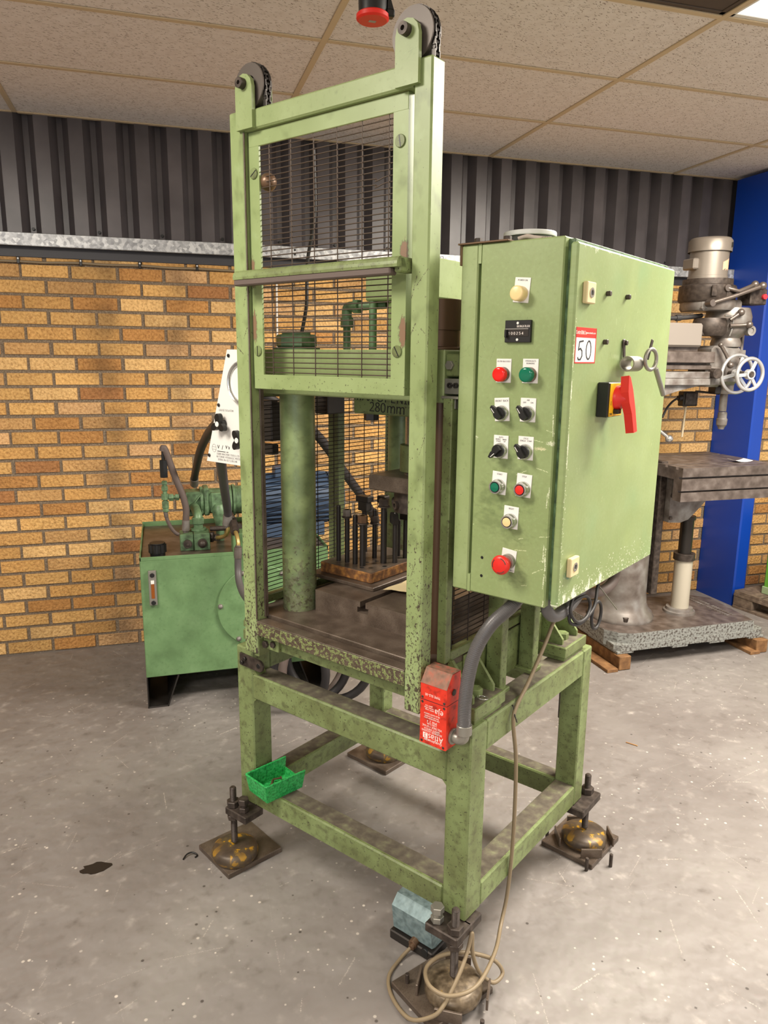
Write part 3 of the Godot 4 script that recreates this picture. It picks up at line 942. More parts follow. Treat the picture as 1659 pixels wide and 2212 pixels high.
	part("guard_post", bx(-1.000, -0.953, 0.744, 2.188, 1.339, 1.385, 0.004), M.post, o, "", [0, -1.55, 2.19, 0.25, 1.46])
	part("gate_guide", bx(-1.532, -1.527, 0.85, 2.136, 1.371, 1.385, 0.001).box(p(-1.532, 0.85, 1.339), p(-1.5285, 2.136, 1.344), 0.001), M.bed, o)
	part("gate_guide", bx(-1.004, -0.999, 0.85, 2.136, 1.371, 1.385, 0.001), M.bed, o)
	part("top_beam", bx(-1.531, -1.000, 2.137, 2.1835, 1.3385, 1.384, 0.004), M.green, o)
	part("sill", bx(-1.531, -1.000, 0.803, 0.843, 1.3392, 1.374, 0.002), M.chip, o, "sill with most of its paint worn off")
	part("sill_strip", bx(-1.531, -1.000, 0.843, 0.8465, 1.339, 1.376, 0.0015), M.bed, o)
	part("under_rail", bx(-1.53, -1.0, 0.756, 0.80, 1.376, 1.388, 0.002), M.stand, o)
	var br := part("post_bracket", bx(-1.549, -1.530, 0.735, 0.790, 1.345, 1.388, 0.002).box(p(-1.53, 0.757, 1.364), p(-1.468, 0.797, 1.388), 0.002), M.stand, o)
	many("hex_bolt", [MB.new().hexa(p(-1.517, 0.773, 1.364), p(-1.517, 0.773, 1.354), 0.011), MB.new().hexa(p(-1.487, 0.779, 1.364), p(-1.487, 0.779, 1.356), 0.010)], M.iron, br)
	# pulleys
	for cx in [-1.513, -1.011]:
		var ba := PackedVector2Array([Vector2(-0.03, 2.138), Vector2(0.03, 2.138)])
		for i in 7:
			ba.append(Vector2(0, 2.233) + Vector2(cos(PI * i / 6.0), sin(PI * i / 6.0)) * 0.03)
		var bp := part("pulley_bracket", MB.new().prism(ba, p(cx, 0, 1.3385), Vector3.RIGHT, Vector3.UP, Vector3(0, 0, 1), 0.011), M.green, o)
		part("pivot_bolt", MB.new().pipe(p(cx, 2.24, 1.3275), p(cx, 2.24, 1.312), 0.0125, 0.005).cyl(p(cx, 2.24, 1.38), p(cx, 2.24, 1.32), 0.008), M.iron, bp)
		part("pulley_bracket", bx(cx - 0.03, cx + 0.045, 2.186, 2.25, 1.379, 1.384), M.green, o)
		var w := MB.new()
		w.lathe(PackedVector2Array([Vector2(0.024, 0), Vector2(0.052, 0), Vector2(0.053, 0.003), Vector2(0.046, 0.008), Vector2(0.046, 0.022), Vector2(0.053, 0.027), Vector2(0.052, 0.03), Vector2(0.02, 0.03)]), p(cx, 2.24, 1.346), Vector3(0, 0, -1), 40)
		w.lathe(PackedVector2Array([Vector2(0.0, 0.012), Vector2(0.026, 0.012)]), p(cx, 2.24, 1.346), Vector3(0, 0, -1), 24).cyl(p(cx, 2.24, 1.345), p(cx, 2.24, 1.37), 0.014)
		var pu := part("pulley", w, M.pulley, o, "grey chain pulley")
		var ch := MB.new()
		for i in 22:
			var a := PI - 0.0 - PI * i / 14.0
			var q := p(cx + 0.05 * cos(a), 2.24 + 0.05 * sin(a), 1.361)
			var tg := Vector3(sin(a), -cos(a), 0)
			if i > 14:
				q = p(cx + 0.05, 2.24 - (i - 14) * 0.0112, 1.361)
				tg = Vector3(0, -1, 0)
			if q.y < 2.187:
				continue
			var wd := 0.016 if i % 2 == 0 else 0.010
			for s in [-1.0, 1.0]:
				ch.bar(q - tg * 0.007 + Vector3(0, 0, s * wd / 2), q + tg * 0.007 + Vector3(0, 0, s * wd / 2), 0.002, 0.009, Vector3(0, 0, 1).cross(tg), 0.0)
			ch.cyl(q - Vector3(0, 0, 0.008), q + Vector3(0, 0, 0.008), 0.0035, 8, 0.0)
		part("chain", ch, M.stud, pu)
	# sliding gate
	var g := MB.new()
	g.box(p(-1.5255, 1.503, 1.3515), p(-1.022, 1.541, 1.3575), 0.001).box(p(-1.5255, 2.101, 1.3515), p(-1.022, 2.136, 1.3575), 0.001)
	g.box(p(-1.5255, 1.5405, 1.352), p(-1.489, 2.1015, 1.3574), 0.0).box(p(-1.062, 1.5405, 1.352), p(-1.022, 2.1015, 1.3574), 0.0).box(p(-1.5255, 1.503, 1.357), p(-1.5205, 2.136, 1.374), 0.0).box(p(-1.027, 1.503, 1.357), p(-1.022, 2.136, 1.374), 0.0)
	var gate := part("guard_gate", g, M.gate, o, "", [0, -0.19, 2.15, 0.64, 0.8])
	part("wire_mesh", wire_panel(-1.49, -1.061, 1.547, 2.10, [-1.457, -1.382, -1.305, -1.230, -1.154, -1.077], false, 1.3595, 0.0015, [[1.984, -1.145], [1.971, -1.145]]), M.wire, gate)
	for s in [[-1.5075, 2.039, 0.6], [-1.042, 2.042, 1.75], [-1.5075, 1.602, 1.57], [-1.044, 1.602, 2.1]]:
		var c0 := p(s[0], s[1], 1.352)
		part("slotted_screw", MB.new().cyl(c0, c0 + Vector3(0, 0, 0.0035), 0.0135, 24), M.stand, gate)
		var d := Vector3(cos(s[2]), sin(s[2]), 0) * 0.0125
		part("slot", MB.new().bar(c0 - d + Vector3(0, 0, 0.003), c0 + d + Vector3(0, 0, 0.003), 0.0026, 0.0016, Vector3(0, 0, 1), 0.0), M.black, gate)
	var hp := PackedVector2Array([Vector2(-0.015, -0.006), Vector2(0.015, -0.006)])
	for i in 9:
		hp.append(Vector2(cos(PI * i / 8.0), sin(PI * i / 8.0) * 1.1) * 0.0155)
	var hn := part("handle", MB.new().prism(hp, p(-1.532, 1.784, 1.308), Vector3(0, 0, -1), Vector3.UP, Vector3.RIGHT, 0.53).box(p(-1.02, 1.768, 1.305), p(-1.002, 1.80, 1.352), 0.003).box(p(-1.526, 1.768, 1.315), p(-1.515, 1.795, 1.352), 0.002), M.stand, gate)
	part("edge_strip", bx(-1.531, -1.022, 1.763, 1.779, 1.2935, 1.320, 0.003), M.hosegrey, hn, "worn grey rubber strip under the handle")
	part("knob_end", MB.new().ball(p(-1.482, 2.02, 1.376), 0.022), M.brownsteel, o)
	# side guards: box frames with wire mesh, and the posts beside them
	for s in [[-1.625, -1.60, -1.0], [-0.955, -0.930, 1.0]]:
		var f := MB.new()
		f.box(p(s[0], 0.857, 1.41), p(s[1], 1.50, 1.436), 0.002).box(p(s[0], 0.857, 2.04), p(s[1], 1.50, 2.065), 0.002)
		f.box(p(s[0], 0.857, 1.436), p(s[1], 0.882, 2.04), 0.002).box(p(s[0], 1.475, 1.436), p(s[1], 1.50, 2.04), 0.002)
		var sg := part("side_guard", f, M.stand, o)
		var vs := []
		for i in 8:
			vs.append(1.452 + i * 0.0762)
		part("wire_mesh", wire_panel(1.43, 2.045, 0.89, 1.475, vs, true, (s[0] + s[1]) / 2, 0.0014), M.darkwire, sg)
		var uo: float = -0.925 if s[2] > 0 else -1.657
		for v in [1.60, 1.78]:
			part("side_post", bx(uo, uo + 0.045, 0.721, 1.057 if s[2] > 0 else 1.50, v, v + 0.032, 0.002).box(p(uo - 0.01, 0.721, v - 0.01), p(uo + 0.05, 0.733, v + 0.045), 0.002), M.stand, o)
		part("side_plate", bx(s[0] if s[2] < 0 else -0.936, s[1] if s[2] > 0 else -1.60, 0.725, 0.852, 1.50, 2.08, 0.002), M.stand, o)
		# feet bolted to the side rails
		for v in [1.413, 1.908]:
			var u0: float = -0.936 if s[2] > 0 else -1.678
			var u1: float = -0.840 if s[2] > 0 else -1.60
			var ft := part("mounting_foot", bx(u0, u1, 0.733, 0.765, v, v + 0.145, 0.002).box(p(u0, 0.7205, v + 0.008), p(u1 - 0.006 * s[2], 0.733, v + 0.137), 0.001), M.stand, o)
			var uw: float = s[1] if s[2] > 0 else s[0]
			for dv in [0.018, 0.115]:
				part("gusset", MB.new().prism(PackedVector2Array([Vector2(0, 0.765), Vector2(0, 0.862), Vector2(0.012 * s[2], 0.862), Vector2(0.075 * s[2], 0.782), Vector2(0.075 * s[2], 0.765)]), p(uw - 0.005 * s[2], 0, v + dv), Vector3.RIGHT, Vector3.UP, Vector3(0, 0, -1), 0.009), M.stand, ft)
			part("dust_layer", bx(minf(u0, u1) + 0.006, maxf(u0, u1) - 0.006, 0.7648, 0.7656, v + 0.006, v + 0.139, 0.0003), M.dust, ft)
			part("foot_bolt", MB.new().hexa(p(u1 - 0.045 * s[2], 0.765, v + 0.07), p(u1 - 0.045 * s[2], 0.785, v + 0.07), 0.019), M.stand, ft)
	# fittings on the right of the platen, seen beside the cabinet
	var gb := part("guide_block", bx(-0.961, -0.925, 1.548, 1.598, 1.425, 1.50, 0.003), M.stand, o)
	part("hex_bolt", MB.new().hexa(p(-0.947, 1.573, 1.425), p(-0.947, 1.573, 1.417), 0.011), M.zinc, gb)
	var lb := part("limit_bracket", bx(-0.961, -0.912, 1.508, 1.543, 1.423, 1.43, 0.001).box(p(-0.961, 1.498, 1.41), p(-0.915, 1.504, 1.45), 0.001), M.zinc, o)
	many("cap_screw", [MB.new().pipe(p(-0.944, 1.528, 1.423), p(-0.944, 1.528, 1.416), 0.006, 0.003), MB.new().pipe(p(-0.928, 1.528, 1.423), p(-0.928, 1.528, 1.416), 0.006, 0.003)], M.stud, lb)
	part("fork", bx(-0.955, -0.928, 1.475, 1.498, 1.42, 1.44, 0.001).box(p(-0.955, 1.445, 1.42), p(-0.951, 1.476, 1.425), 0.001).box(p(-0.938, 1.445, 1.42), p(-0.934, 1.476, 1.425), 0.001), M.zinc, lb)
	part("valve_box", bx(-1.66, -1.60, 1.41, 1.47, 1.72, 1.80, 0.003), M.stud, o)

# ---------- control cabinet, safety switch, conduit, cable ----------
func plate_frame(u: float, y: float, tilt: float) -> Transform3D:   # x right, y up, z out of the panel
	return Transform3D(Basis(Vector3(0, 0, 1), tilt), p(u, y, 1.409))

func control(o: Node3D, kind: String, label: String, u: float, y: float, tilt: float, texts: Array, lens: Material = null, turn := 0.0) -> void:
	var fr := plate_frame(u, y, tilt)
	var b := MB.new()
	b.xf = fr
	b.box(Vector3(-0.018, -0.025, 0), Vector3(0.018, 0.025, 0.0018), 0.0006)
	var pl := part(kind, b, M.white, o, label)
	for t in texts:
		lettering(t[0], t[1], fr * Vector3(t[2], t[3], 0.0019), fr.basis.x, fr.basis.y, M.ink, pl)
	var c0 := Vector3(0, -0.0075, 0.0015)
	var z := Vector3(0, 0, 1)
	if kind == "pilot_lamp":
		b = MB.new(); b.xf = fr
		b.cyl(c0, c0 + z * 0.012, 0.0155, 28)
		part("bezel", b, M.brownsteel if lens != M.cream else M.cream, pl)
		b = MB.new(); b.xf = fr
		b.lathe(PackedVector2Array([Vector2(0.0155, 0.0), Vector2(0.0155, 0.009), Vector2(0.0142, 0.0115), Vector2(0.011, 0.0125), Vector2(0, 0.013)]), c0 + z * 0.011, z, 28, true)
		part("lens", b, lens, pl)
	elif kind == "push_button":
		b = MB.new(); b.xf = fr
		b.lathe(PackedVector2Array([Vector2(0.017, 0), Vector2(0.0165, 0.006), Vector2(0.0145, 0.010), Vector2(0.0145, 0.018), Vector2(0.0125, 0.0185), Vector2(0.0115, 0.0175)]), c0, z, 28)
		part("bezel", b, M.chrome, pl)
		b = MB.new(); b.xf = fr
		b.cyl(c0 + z * 0.004, c0 + z * 0.0178, 0.0128, 28)
		part("collar", b, M.black, pl)
		b = MB.new(); b.xf = fr
		b.lathe(PackedVector2Array([Vector2(0.0098, 0), Vector2(0.0098, 0.0025), Vector2(0.007, 0.0032), Vector2(0, 0.0036)]), c0 + z * 0.0165, z, 24, true)
		part("cap", b, lens, pl)
	elif kind == "selector_switch":
		b = MB.new(); b.xf = fr
		b.lathe(PackedVector2Array([Vector2(0.017, 0), Vector2(0.0165, 0.006), Vector2(0.0148, 0.010), Vector2(0.0, 0.010)]), c0, z, 28)
		part("bezel", b, M.chrome, pl)
		b = MB.new()
		b.xf = fr * Transform3D(Basis(z, turn), c0)
		b.cyl(z * 0.009, z * 0.017, 0.0135, 24)
		b.prism(PackedVector2Array([Vector2(-0.0055, -0.012), Vector2(0.0055, -0.012), Vector2(0.0055, 0.010), Vector2(0.001, 0.021), Vector2(-0.0045, 0.019), Vector2(-0.0055, 0.012)]), z * 0.016, Vector3.RIGHT, Vector3.UP, z, 0.010)
		var kn := part("knob", b, M.black, pl)
		b = MB.new()
		b.xf = fr * Transform3D(Basis(z, turn), c0)
		b.box(Vector3(-0.0035, 0.004, 0.026), Vector3(-0.0022, 0.016, 0.0265), 0.0)
		part("mark", b, M.white, kn)
	elif kind == "emergency_stop":
		b = MB.new(); b.xf = fr
		b.cyl(c0 + Vector3(0.002, 0.006, 0), c0 + Vector3(0.002, 0.006, 0.012), 0.017, 28)
		part("bezel", b, M.zinc, pl)
		b = MB.new(); b.xf = fr
		b.lathe(PackedVector2Array([Vector2(0.012, 0), Vector2(0.013, 0.010), Vector2(0.0205, 0.020), Vector2(0.022, 0.026), Vector2(0.020, 0.031), Vector2(0.014, 0.033), Vector2(0, 0.034)]), c0 + Vector3(0.001, 0.004, 0.009), z, 32, true)
		var hd := part("head", b, M.red, pl)
		b = MB.new(); b.xf = fr
		for k in 3:
			var a0 := k * TAU / 3 + 0.4
			for i in 5:
				var a := a0 + i * 0.22
				var q := c0 + Vector3(0.001 + 0.0165 * cos(a), 0.004 + 0.0165 * sin(a), 0.0418)
				var q2 := c0 + Vector3(0.001 + 0.0165 * cos(a + 0.22), 0.004 + 0.0165 * sin(a + 0.22), 0.0418)
				b.bar(q, q2, 0.0016, 0.0012, z, 0.0)
		part("arrow", b, M.dull, hd)

func build_cabinet() -> void:
	rng.seed = 9
	# front panel: grime round the buttons, pale scuffs
	var base := layer(Vector2i(1024, 1024), 281, 0.004, 4, [[0.0, C("8f9c66")], [0.5, C("95a16c")], [1.0, C("9da976")]])
	over(base, layer(Vector2i(1024, 1024), 282, 0.06, 3, [[0.0, C("808c5a", 0.45)], [0.5, C("9bb372", 0.0)], [1.0, C("aab586", 0.45)]]))
	var im := base.get_region(Rect2i(0, 0, 256, 1024))
	for s in [[0.35, 0.57, 60, 40, 0.28], [0.5, 0.63, 70, 60, 0.4], [0.3, 0.70, 70, 46, 0.45], [0.6, 0.70, 60, 40, 0.35], [0.25, 0.77, 70, 40, 0.35], [0.55, 0.80, 60, 40, 0.3], [0.55, 0.92, 60, 34, 0.4], [0.5, 0.48, 60, 36, 0.2], [0.4, 0.20, 60, 30, 0.12]]:
		blob(im, Vector2(s[0] * 256, s[1] * 1024), Vector2(s[2], s[3]), C("5c6840", s[4]), 0.4, 0.9)
	for i in 14:
		var q := Vector2(rng.randf_range(0.55, 0.95) * 256, rng.randf_range(0.45, 1.0) * 1024)
		scratch(im, q, q + Vector2.from_angle(rng.randf_range(-0.6, 0.4)) * rng.randf_range(10, 40), 2.0, C("d9dcae", 0.9), 0.35)
	for i in 10:
		var q := Vector2(252 - rng.randf() * 10, rng.randf_range(0.4, 1.0) * 1024)
		scratch(im, q, q + Vector2(rng.randf_range(-4, 4), rng.randf_range(10, 60)), 2.5, C("dfe0bd", 0.9), 0.4)
	for i in 12:
		var q := Vector2(rng.randf() * 256, rng.randf() * 1024)
		scratch(im, q, q + Vector2.from_angle(rng.randf() * TAU) * rng.randf_range(12, 60), 1.0, C("59683d", 0.6), 0.25)
	blob(im, Vector2(250, 545), Vector2(14, 6), C("e0dfc0", 0.9), 0.6)
	blob(im, Vector2(215, 562), Vector2(16, 4), C("dfd2a8", 0.9), 0.6)
	M.cabfront = mat(Color(0.93, 0.955, 0.955), 0.42, 0, tex(im), 0.0)
	# door: paint chipped to filler along the hinge edge and the bottom, one teal touch-up
	im = Image.create(768, 1024, false, Image.FORMAT_RGBA8)
	im.blit_rect(base, Rect2i(200, 0, 768, 1024), Vector2i.ZERO)
	over(im, layer(Vector2i(768, 1024), 285, 0.003, 3, [[0.0, C("7fa377", 0.35)], [0.5, C("8fa877", 0.0)], [1.0, C("b0bb76", 0.3)]]))
	blob(im, Vector2(105, 905), Vector2(24, 18), C("62866c", 0.9), 0.5)
	blob(im, Vector2(70, 930), Vector2(30, 15), C("62866c", 0.85), 0.5)
	for i in 170:
		var q := Vector2(6 + rng.randf() * rng.randf() * 20, 120 + pow(rng.randf(), 0.7) * 904)
		blob_fast(im, q, rng.randf_range(0.5, 2.2), C("e2e2c4", 0.85))
	for i in 620:
		var q := Vector2(rng.randf() * 768, 1023 - pow(rng.randf(), 3.0) * 90)
		blob_fast(im, q, rng.randf_range(0.5, 2.6), C("ecead4", 0.9))
	for i in 14:
		blob(im, Vector2(rng.randf_range(20, 330), 1020 - rng.randf() * 22), Vector2(rng.randf_range(3, 12), rng.randf_range(4, 22)), C("eeecd8", 0.95), 0.6)
	for i in 8:
		blob(im, Vector2(9, rng.randf_range(280, 620)), Vector2(2.5, 16), C("e8e6cc", 0.9), 0.6)
	for i in 26:
		var q := Vector2(rng.randf() * 768, rng.randf() * 1024)
		scratch(im, q, q + Vector2.from_angle(rng.randf_range(1.2, 1.9)) * rng.randf_range(6, 34), 1.2, C("d5d9a8" if rng.randf() < 0.6 else "5d683f", 0.7), 0.3)
	M.cabdoor = mat(Color(0.93, 0.955, 0.955), 0.38, 0, tex(im), 0.0)
	var o := thing("control_cabinet", "pale green steel control cabinet with rows of buttons and a closed side door", "cabinet", PRESS, p(-0.78, 1.0585, 1.69))
	part("body", bx(-0.8665, -0.6756, 1.0585, 1.826, 1.409, 1.98, 0.003), M.cabfront, o, "", [0, -0.8665 + 1.409, 1.826, 0.191, 0.768])
	part("neck", bx(-0.676, -0.661, 1.075, 1.8215, 1.425, 1.97, 0.001), M.pump, o)
	part("mounting_flange", bx(-0.915, -0.873, 1.0585, 1.826, 1.409, 1.99, 0.003).box(p(-0.8735, 1.0585, 1.4095), p(-0.866, 1.10, 1.98), 0.0).box(p(-0.8735, 1.786, 1.4095), p(-0.866, 1.8255, 1.98), 0.0), M.green, o)
	part("top_bracket", bx(-0.922, -0.80, 1.826, 1.8295, 1.402, 1.46, 0.001).box(p(-0.922, 1.785, 1.412), p(-0.915, 1.83, 1.46), 0.001), M.brownsteel, o, "rusty bracket over the top corner")
	many("bracket_bolt", [MB.new().hexa(p(-0.885, 1.829, 1.425), p(-0.885, 1.84, 1.425), 0.008), MB.new().hexa(p(-0.825, 1.829, 1.445), p(-0.825, 1.842, 1.445), 0.009)], M.iron, o)
	part("door", bx(-0.662, -0.645, 1.066, 1.8125, 1.4045, 1.98, 0.004), M.cabdoor, o, "", [1, 1.404, 1.8125, 0.576, 0.747])
	for s in [[-0.836, 1.145], [-0.836, 1.102]]:
		part("screw_hole", MB.new().cyl(p(s[0], s[1], 1.4092), p(s[0], s[1], 1.4083), 0.0036, 14), M.black, o)
	control(o, "pilot_lamp", "cream power-on lamp on a tilted white plate", -0.7655, 1.727, -0.085, [["POWER ON", 0.0032, 0.0, 0.0195]], M.cream)
	control(o, "pilot_lamp", "red filter-blocked lamp", -0.800, 1.5635, 0.0, [["FILTER BLOCKED", 0.003, 0.0, 0.0195]], M.redlamp)
	control(o, "pilot_lamp", "green hydraulics-running lamp", -0.737, 1.564, 0.0, [["HYDRAULICS", 0.003, 0.0, 0.0205], ["RUNNING", 0.003, 0.0, 0.0155]], M.greenlamp)
	control(o, "selector_switch", "front and back selector switch on a tilted plate", -0.800, 1.4815, 0.07, [["FRONT  BACK", 0.0038, 0.0, 0.0185]], null, 0.62)
	control(o, "selector_switch", "air on and off selector switch", -0.738, 1.4835, 0.0, [["AIR", 0.003, 0.0, 0.0205], ["OFF          ON", 0.003, 0.0, 0.0155]], null, 0.62)
	control(o, "selector_switch", "auto selector switch turned to the lower left", -0.799, 1.401, 0.0, [["AUTO", 0.003, 0.0, 0.0208], ["INDEX     MAN", 0.003, 0.0, 0.0163], ["START      UP", 0.003, 0.0, 0.012]], null, 2.3)
	control(o, "selector_switch", "cycle selector switch on a stained plate", -0.739, 1.403, 0.0, [["CYCLE", 0.003, 0.0, 0.0205], ["SINGLE   CONT", 0.003, 0.0, 0.0155]], null, 0.62)
	control(o, "push_button", "green start button", -0.7995, 1.3215, -0.05, [["START", 0.0034, 0.0, 0.0195]], M.greenlamp)
	control(o, "push_button", "red stop button", -0.739, 1.3225, -0.05, [["STOP", 0.0034, 0.0, 0.0195]], M.red)
	control(o, "push_button", "cream reset button", -0.7665, 1.2485, -0.03, [["RESET", 0.0034, 0.0, 0.0195]], M.cream)
	control(o, "emergency_stop", "red mushroom emergency stop button", -0.768, 1.1515, -0.10, [["EMERGENCY", 0.0034, 0.003, -0.0215]], M.red)
	# counter
	var ct := part("counter", bx(-0.798, -0.738, 1.622, 1.667, 1.402, 1.409, 0.0008), M.black, o, "black mechanical counter with six white digits")
	part("window", bx(-0.7955, -0.7425, 1.634, 1.650, 1.4012, 1.402, 0.0005), M.stud, ct)
	part("bright_edge", bx(-0.7955, -0.7425, 1.6485, 1.650, 1.4002, 1.4013, 0.0), M.chrome, ct)
	part("reset_knob", bx(-0.795, -0.7905, 1.632, 1.648, 1.394, 1.402, 0.001), M.black, ct)
	lettering("BERGSTLER", 0.0042, p(-0.755, 1.6545, 1.4018), Vector3.RIGHT, Vector3.UP, M.print, ct)
	var dg := "100254"
	for i in 6:
		lettering(dg[i], 0.0055, p(-0.787 + i * 0.0062, 1.6405, 1.401), Vector3.RIGHT, Vector3.UP, M.print, ct)
	many("screw", [MB.new().cyl(p(-0.768, 1.661, 1.402), p(-0.768, 1.661, 1.4008), 0.0028, 14), MB.new().cyl(p(-0.768, 1.6275, 1.402), p(-0.768, 1.6275, 1.4008), 0.0028, 14)], M.white, ct)
	# door furniture
	for s in [[1.455, 1.7195], [1.461, 1.1495]]:
		var lk := part("door_lock", MB.new().box(Vector3(-0.645, s[1] - 0.021, -s[0] - 0.021), Vector3(-0.634, s[1] + 0.021, -s[0] + 0.021), 0.002), M.paper, o, "square cream quarter-turn lock")
		part("keyhole", MB.new().pipe(Vector3(-0.636, s[1], -s[0]), Vector3(-0.6325, s[1], -s[0]), 0.010, 0.006), M.chrome, lk)
		part("insert", MB.new().cyl(Vector3(-0.636, s[1], -s[0]), Vector3(-0.6337, s[1], -s[0]), 0.006, 14), M.black, lk)
	for s in [[1.556, 1.725], [1.6655, 1.725], [1.557, 1.6255], [1.670, 1.626]]:
		part("cap_screw", MB.new().cyl(Vector3(-0.645, s[1], -s[0]), Vector3(-0.635, s[1], -s[0]), 0.0055, 14), M.iron, o)
	var X := Vector3(0, 0, -1)
	var isw := part("isolator_switch", MB.new().box(Vector3(-0.645, 1.467, -1.617), Vector3(-0.619, 1.541, -1.540), 0.002), M.black, o, "red rotary isolator handle on a yellow plate")
	var yp := part("face_plate", MB.new().box(Vector3(-0.619, 1.4685, -1.615), Vector3(-0.617, 1.5395, -1.546), 0.0008), M.yellow, isw)
	lettering("O", 0.009, Vector3(-0.6168, 1.531, -1.596), X, Vector3.UP, M.ink, isw)
	lettering("I", 0.008, Vector3(-0.6168, 1.497, -1.552), X, Vector3.UP, M.ink, isw)
	lettering("2700", 0.005, Vector3(-0.6168, 1.4735, -1.553), X, Vector3.UP, M.ink, isw)
	var hb := MB.new()
	hb.lathe(PackedVector2Array([Vector2(0.027, 0), Vector2(0.026, 0.008), Vector2(0.016, 0.016), Vector2(0.014, 0.03), Vector2(0, 0.031)]), Vector3(-0.617, 1.507, -1.585), Vector3.RIGHT, 28, true)
	var hq := PackedVector2Array([Vector2(-0.004, 0.047), Vector2(0.004, 0.043), Vector2(0.014, 0.016), Vector2(0.020, -0.025), Vector2(0.022, -0.074), Vector2(0.002, -0.076), Vector2(-0.002, -0.035), Vector2(-0.012, -0.010), Vector2(-0.014, 0.012)])
	hb.prism(hq, Vector3(-0.603, 1.507, -1.583), X, Vector3(-0.14, 1, 0).normalized(), Vector3(1, 0.14, 0).normalized(), 0.018)
	part("handle", hb, M.red, isw)
	part("hasp", MB.new().box(Vector3(-0.617, 1.474, -1.583), Vector3(-0.605, 1.484, -1.566), 0.001), M.black, isw)
	# clamp tube hanging on a strap, with an eye bolt through it
	var cs := part("strap", MB.new().bar(Vector3(-0.642, 1.634, -1.664), Vector3(-0.640, 1.590, -1.668), 0.013, 0.003, Vector3(1, 0, 0)), M.iron, o, "thin steel strap hanging from a door screw")
	part("clamp_tube", MB.new().pipe(Vector3(-0.622, 1.580, -1.640), Vector3(-0.622, 1.580, -1.700), 0.017, 0.014), M.zinc, o, "short bright tube")
	var eb := MB.new()
	var eye := ring(Vector3(-0.595, 1.590, -1.712), Vector3(0.3, 0, -0.95).normalized(), Vector3.UP, 0.020, 20, 0.023)
	eb.tube(eye, 0.0045, 8, true)
	eb.tube(PackedVector3Array([Vector3(-0.588, 1.570, -1.728), Vector3(-0.580, 1.509, -1.772)]), 0.0058, 10)
	part("eye_bolt", eb, M.zinc, o, "galvanised eye bolt hanging down to the right")
	part("hasp_plate", MB.new().bar(Vector3(-0.600, 1.590, -1.704), Vector3(-0.596, 1.634, -1.716), 0.012, 0.003, Vector3(1, 0, 0)), M.iron, o)
	# lot label stuck on the door
	var lb := thing("lot_label", "white lot label with a red border and the handwritten number 50 on the cabinet door", "label", PRESS, Vector3(-0.645, 1.6165, -1.4655))
	part("sheet", MB.new().box(Vector3(-0.6449, 1.581, -1.516), Vector3(-0.6446, 1.652, -1.4155), 0.0), M.paperwhite, lb)
	var rd := MB.new()
	rd.box(Vector3(-0.6446, 1.632, -1.516), Vector3(-0.6443, 1.652, -1.4155), 0.0).box(Vector3(-0.6446, 1.581, -1.516), Vector3(-0.6443, 1.5835, -1.4155), 0.0)
	rd.box(Vector3(-0.6446, 1.581, -1.4185), Vector3(-0.6443, 1.652, -1.4155), 0.0).box(Vector3(-0.6446, 1.581, -1.516), Vector3(-0.6443, 1.652, -1.513), 0.0)
	part("red_border", rd, M.red, lb)
	lettering("Cottrill&Co.", 0.0068, Vector3(-0.6442, 1.642, -1.441), X, Vector3.UP, M.print, lb, "Droid Serif")
	lettering("www.cottandco.com", 0.0036, Vector3(-0.6442, 1.642, -1.487), X, Vector3.UP, M.print, lb)
	var hw := MB.new()
	var five := PackedVector2Array([Vector2(0.030, 0.040), Vector2(0.012, 0.038), Vector2(0.009, 0.022), Vector2(0.018, 0.025), Vector2(0.026, 0.020), Vector2(0.027, 0.010), Vector2(0.020, 0.003), Vector2(0.010, 0.003), Vector2(0.007, 0.007)])
	hw.ribbon(five, 0.0032, Vector3(-0.6444, 1.5855, -1.4225), X, Vector3.UP)
	var zero := PackedVector2Array()
	for i in 15:
		zero.append(Vector2(0.058 + 0.012 * sin(TAU * i / 14.0 + 0.3), 0.022 + 0.0185 * cos(TAU * i / 14.0 + 0.3)))
	hw.ribbon(zero, 0.003, Vector3(-0.6444, 1.5855, -1.4225), X, Vector3.UP)
	part("handwriting", hw, M.ink, lb)
	# things on top
	var tub := thing("plastic_tub", "dark grey round tub with a pale rim on top of the control cabinet", "tub", PRESS, p(-0.834, 1.8295, 1.56))
	part("bowl", MB.new().lathe(PackedVector2Array([Vector2(0, 0), Vector2(0.046, 0), Vector2(0.055, 0.030), Vector2(0.053, 0.031), Vector2(0.044, 0.003), Vector2(0, 0.003)]), p(-0.834, 1.827, 1.56), Vector3.UP, 36, true), M.lead, tub)
	part("rim", MB.new().lathe(PackedVector2Array([Vector2(0.0545, 0.0), Vector2(0.058, 0.0), Vector2(0.0585, 0.002), Vector2(0.0585, 0.008), Vector2(0.0575, 0.010), Vector2(0.0535, 0.010), Vector2(0.0530, 0.003)]), p(-0.834, 1.8535, 1.56), Vector3.UP, 40), mat(C("c4c5c4"), 0.4), tub)
	var rag := MB.new()
	for i in 5:
		rag.tube(cr([p(-0.80 + i * 0.004, 1.834, 1.445 + i * 0.004), p(-0.785, 1.838 + 0.002 * (i % 2), 1.45 + i * 0.005), p(-0.765, 1.835, 1.452 + i * 0.005), p(-0.745 + i * 0.003, 1.831, 1.446 + i * 0.004)], 4), 0.0045, 6)
	solo("rag", "small crumpled rag on top of the cabinet beside the bracket bolt", "rag", PRESS, p(-0.77, 1.8265, 1.455), rag, M.gauze)

